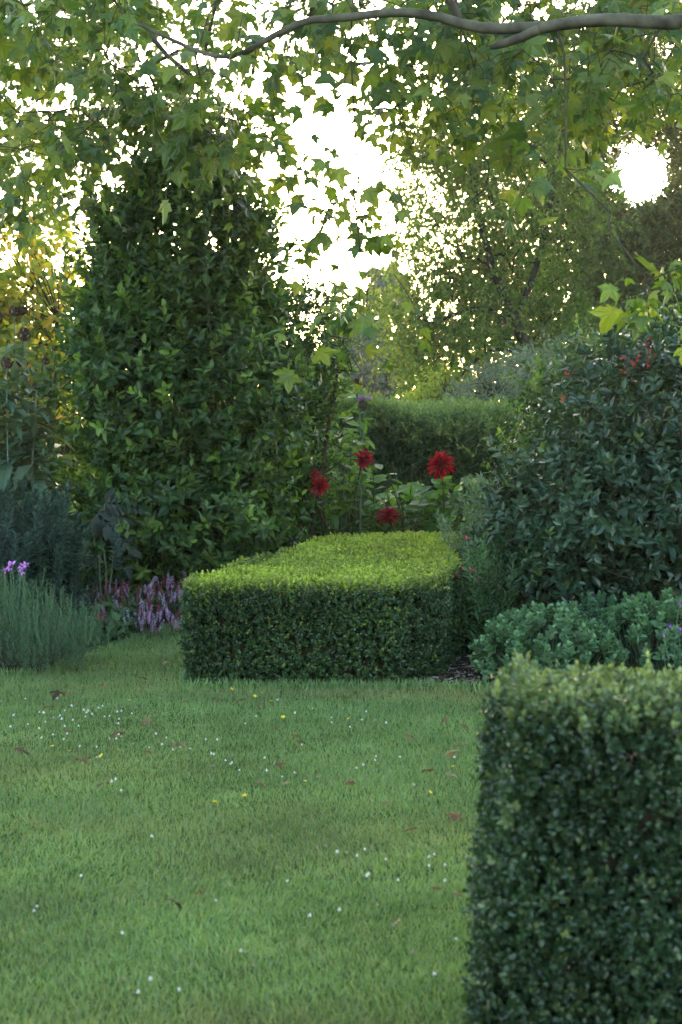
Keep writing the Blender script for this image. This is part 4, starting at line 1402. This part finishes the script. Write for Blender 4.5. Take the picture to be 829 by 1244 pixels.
spots = []
patches = [(65, 878, 60, 14, 26), (120, 874, 24, 6, 14), (55, 892, 40, 12, 14), (115, 905, 30, 12, 8), (180, 905, 25, 12, 8), (205, 908, 14, 6, 5), (280, 935, 14, 8, 6), (255, 915, 25, 15, 6),
           (430, 885, 28, 12, 9), (395, 945, 50, 18, 12), (345, 935, 22, 15, 6), (138, 960, 6, 6, 3), (400, 1045, 45, 8, 9), (530, 1060, 30, 10, 6), (480, 930, 40, 20, 6), (90, 1080, 60, 35, 6), (450, 1100, 60, 30, 6), (250, 1210, 70, 30, 5), (520, 1170, 30, 25, 4), (300, 870, 120, 18, 10)]
for (px, py, sx, sy, k) in patches:
    for _ in range(k):
        spots.append((random.gauss(px, sx * .85), random.gauss(py, sy * .85)))
spots += [(349, 1083), (487, 1081), (302, 1187), (224, 1218), (266, 1106), (544, 1087), (375, 1130)]
for (px, py) in spots:
    if py < 850 or py > 1240 or px < 0 or px > 575: continue
    p = G(px, py)
    if not onlawn(p): continue
    old = random.random() < .3
    o = bpy.data.objects.new('clover_flower', random.choice(CLO if old else CLV)); COL.objects.link(o)
    o.location = (p[0], p[1], -.004)
    o.rotation_euler = (random.gauss(0, .15), random.gauss(0, .15), random.random() * 6)
    s = random.uniform(.72, 1.05); o.scale = (s * .54, s * .54, s)
    if old: tag(o, 'fading brownish clover head in the lawn grass', 'clover', 'fading clover heads in the lawn')
    else: tag(o, 'small round white clover flower in the lawn grass', 'clover', 'white clover flowers in the lawn')


def buttercup_mesh():
    import bmesh
    me = mesh_np('yellow_flower', *(lambda R, T, S: (np.concatenate([(np.einsum('ij,kj->ki', R[k], OVAL[0].v) * S[k] + T[k]) for k in range(5)]), [np.concatenate([f + 8 * k for k in range(5)]) for f in OVAL[0].f]))(
        frames(np.array([[math.cos(a), math.sin(a), .4] for a in np.arange(5) * 1.2566]), np.tile([0, 0, 1.0], (5, 1))), np.tile([0, 0, .05], (5, 1)), np.full(5, .013)), M['yellow'])
    bm = bmesh.new(); bm.from_mesh(me)
    V, Fq = tube_np([(np.array([[0, 0, 0], [.002, 0, .025], [0, 0, .051]]), np.full(3, .0012))], 4)
    vs = [bm.verts.new(v) for v in V]; me.materials.append(M['green_stem'])
    for q in Fq:
        f = bm.faces.new([vs[i] for i in q]); f.material_index = 1
    bm.to_mesh(me); bm.free()
    return me
BC = buttercup_mesh()
for (px, py) in [(73, 857), (156, 863), (65, 919), (85, 924), (133, 928), (257, 991), (334, 864), (308, 853), (325, 852), (345, 881), (432, 883), (368, 960), (515, 970), (551, 945), (300, 980), (276, 847)]:
    p = G(px, py)
    o = bpy.data.objects.new('yellow_flower', BC); COL.objects.link(o)
    o.location = (p[0], p[1], -.004); s = random.uniform(.9, 1.3); o.scale = (s, s, s); o.rotation_euler = (random.gauss(0, .3), random.gauss(0, .3), random.random() * 6)
    tag(o, 'tiny yellow flower low in the lawn grass', 'flower', 'tiny yellow flowers in the lawn')


def dead_leaf_mesh(seed, curl, mat):
    tp = palmate(curl, seed, curl < .5, .14)
    v = tp.v.copy(); v[:, 0] -= .4; v[:, 2] -= v[:, 2].min()
    return mesh_np('fallen_leaf', v, tp.f, mat, {'rnd': np.zeros(len(v))})
DL = [dead_leaf_mesh(31 + k, c, M['dead_leaf']) for k, c in enumerate((.35, .6, .2, .8))]
M['dark_dead'] = leaf_mat('dark_dead_leaf', [(0.05, 0.032, 0.018), (0.09, 0.06, 0.03)], (1, .9, .8), .1, .8, .2, nscale=30)
DK = dead_leaf_mesh(52, .7, M['dark_dead'])
DR = [dead_leaf_mesh(41, .4, M['red_leaf'])]


def fallen(px, py, size, label, group=None, red=False, z=0.042, tilt=.16, dark=False):
    p = G(px, py, z if z > .3 else 0)
    o = bpy.data.objects.new('fallen_leaf', DK if dark else random.choice(DR if red else DL)); COL.objects.link(o)
    o.location = (p[0], p[1], z)
    o.rotation_euler = (random.gauss(0, tilt), random.gauss(0, tilt), random.random() * 6.28)
    size *= .76
    o.scale = (size, size, size)
    tag(o, label, 'leaf', group)
fallen(209, 1121, .105, 'large curled brown leaf lying alone in the near lawn', z=.036, dark=True, tilt=.05)
fallen(24, 931, .12, 'dark curled brown leaf near the left edge of the lawn', dark=True, tilt=.08)
fallen(101, 939, .12, 'upright crumpled brown leaf right of the dry patch')
fallen(144, 910, .12, 'flat pale tan leaf lying below the clover patch')
fallen(218, 921, .11, 'pale tan curled leaf on the lawn below the left end of the hedge')
fallen(180, 891, .12, 'light buff leaf above the other tan ones in the mid lawn')
fallen(68, 860, .14, 'dark brown crumpled leaf at the far left of the lawn', dark=True)
fallen(314, 967, .1, 'light brown leaf beside clover in the middle of the lawn')
fallen(551, 935, .12, 'tan leaf beside the near hedge, pointed end towards it')
fallen(547, 958, .1, 'dark brown leaf just below the tan one beside the near hedge')
fallen(553, 1008, .1, 'reddish brown leaf tucked against the near hedge', red=True)
fallen(500, 1023, .07, 'small rust red leaf in the near right lawn', red=True)
fallen(101, 813, .14, 'pale pinkish leaf in front of the rosemary foot')
fallen(200, 815, .1, 'crumpled pale leaf on the grass at the left end of the hedge')
fallen(485, 1136, .035, 'tiny round pale leaf in the near lawn')
fallen(460, 668, .11, 'pinkish brown leaf resting on the hedge top', z=.66, tilt=.1)
fallen(479, 674, .08, 'brown leaf resting on the hedge top right of the pinkish one', z=.66, tilt=.1)
for (px, py, s) in [(80, 853, .1), (126, 845, .08), (167, 851, .08), (228, 863, .08), (265, 861, .07), (294, 863, .09), (358, 906, .08), (364, 914, .09), (317, 868, .08), (334, 898, .07), (496, 910, .08), (543, 889, .09), (563, 898, .09), (425, 965, .07), (341, 944, .09), (470, 990, .07),
                    (127, 968, .08), (43, 1013, .07), (180, 926, .07), (145, 893, .07), (82, 900, .08), (520, 950, .09), (530, 1100, .06), (555, 1105, .05), (245, 1100, .06), (173, 834, .09), (240, 832, .07), (560, 920, .09), (348, 966, .06), (60, 872, .1)]:
    fallen(px, py, s, 'small brown fallen leaf lying on the lawn', 'small brown leaves scattered on the lawn', red=random.random() < .12)


# ------------------------------------------------------------------ the sun itself and the evening haze
dist = 1200.0
c = CAM + SUN_DIR * dist
u, v = 32, 16
rad = dist * math.tan(math.radians(1.2))
V = [(c[0] + rad * math.sin(math.pi * i / v) * math.cos(2 * math.pi * j / u), c[1] + rad * math.sin(math.pi * i / v) * math.sin(2 * math.pi * j / u), c[2] + rad * math.cos(math.pi * i / v)) for i in range(v + 1) for j in range(u)]
Fc = [(i * u + j, i * u + (j + 1) % u, (i + 1) * u + (j + 1) % u, (i + 1) * u + j) for i in range(v) for j in range(u)]
me = bpy.data.meshes.new('sun_disc'); me.from_pydata(V, [], Fc)
m, nt, N, L = new_mat('sun_glow')
em = N.new('ShaderNodeEmission'); em.inputs['Color'].default_value = (1, .93, .78, 1); em.inputs['Strength'].default_value = 8
L.new(em.outputs[0], N['Material Output'].inputs['Surface'])
me.materials.append(m); me.update()
o = bpy.data.objects.new('sun_disc', me); COL.objects.link(o)
tag(o, kind='structure')

HAZE = 0.00042
top = 0
for ob in scene.objects:
    if ob.type == 'MESH' and ob.name != 'sun_disc' and len(ob.data.vertices) > 400:
        top = max(top, max(v[2] for v in ob.bound_box))
x0, x1, y0, y1, z0, z1 = -620, 620, -620, 620, -1.0, top + .5
V = [(x, y, z) for x in (x0, x1) for y in (y0, y1) for z in (z0, z1)]
me = bpy.data.meshes.new('haze'); me.from_pydata(V, [], [(0, 1, 3, 2), (4, 6, 7, 5), (0, 4, 5, 1), (2, 3, 7, 6), (0, 2, 6, 4), (1, 5, 7, 3)])
m, nt, N, L = new_mat('haze')
N.remove(N['Principled BSDF'])
vp = N.new('ShaderNodeVolumePrincipled')
vp.inputs['Color'].default_value = (1, .97, .92, 1)
vp.inputs['Density'].default_value = HAZE
vp.inputs['Anisotropy'].default_value = 0.78
L.new(vp.outputs[0], N['Material Output'].inputs['Volume'])
me.materials.append(m); me.update()
o = bpy.data.objects.new('haze', me); COL.objects.link(o)
tag(o, kind='stuff')
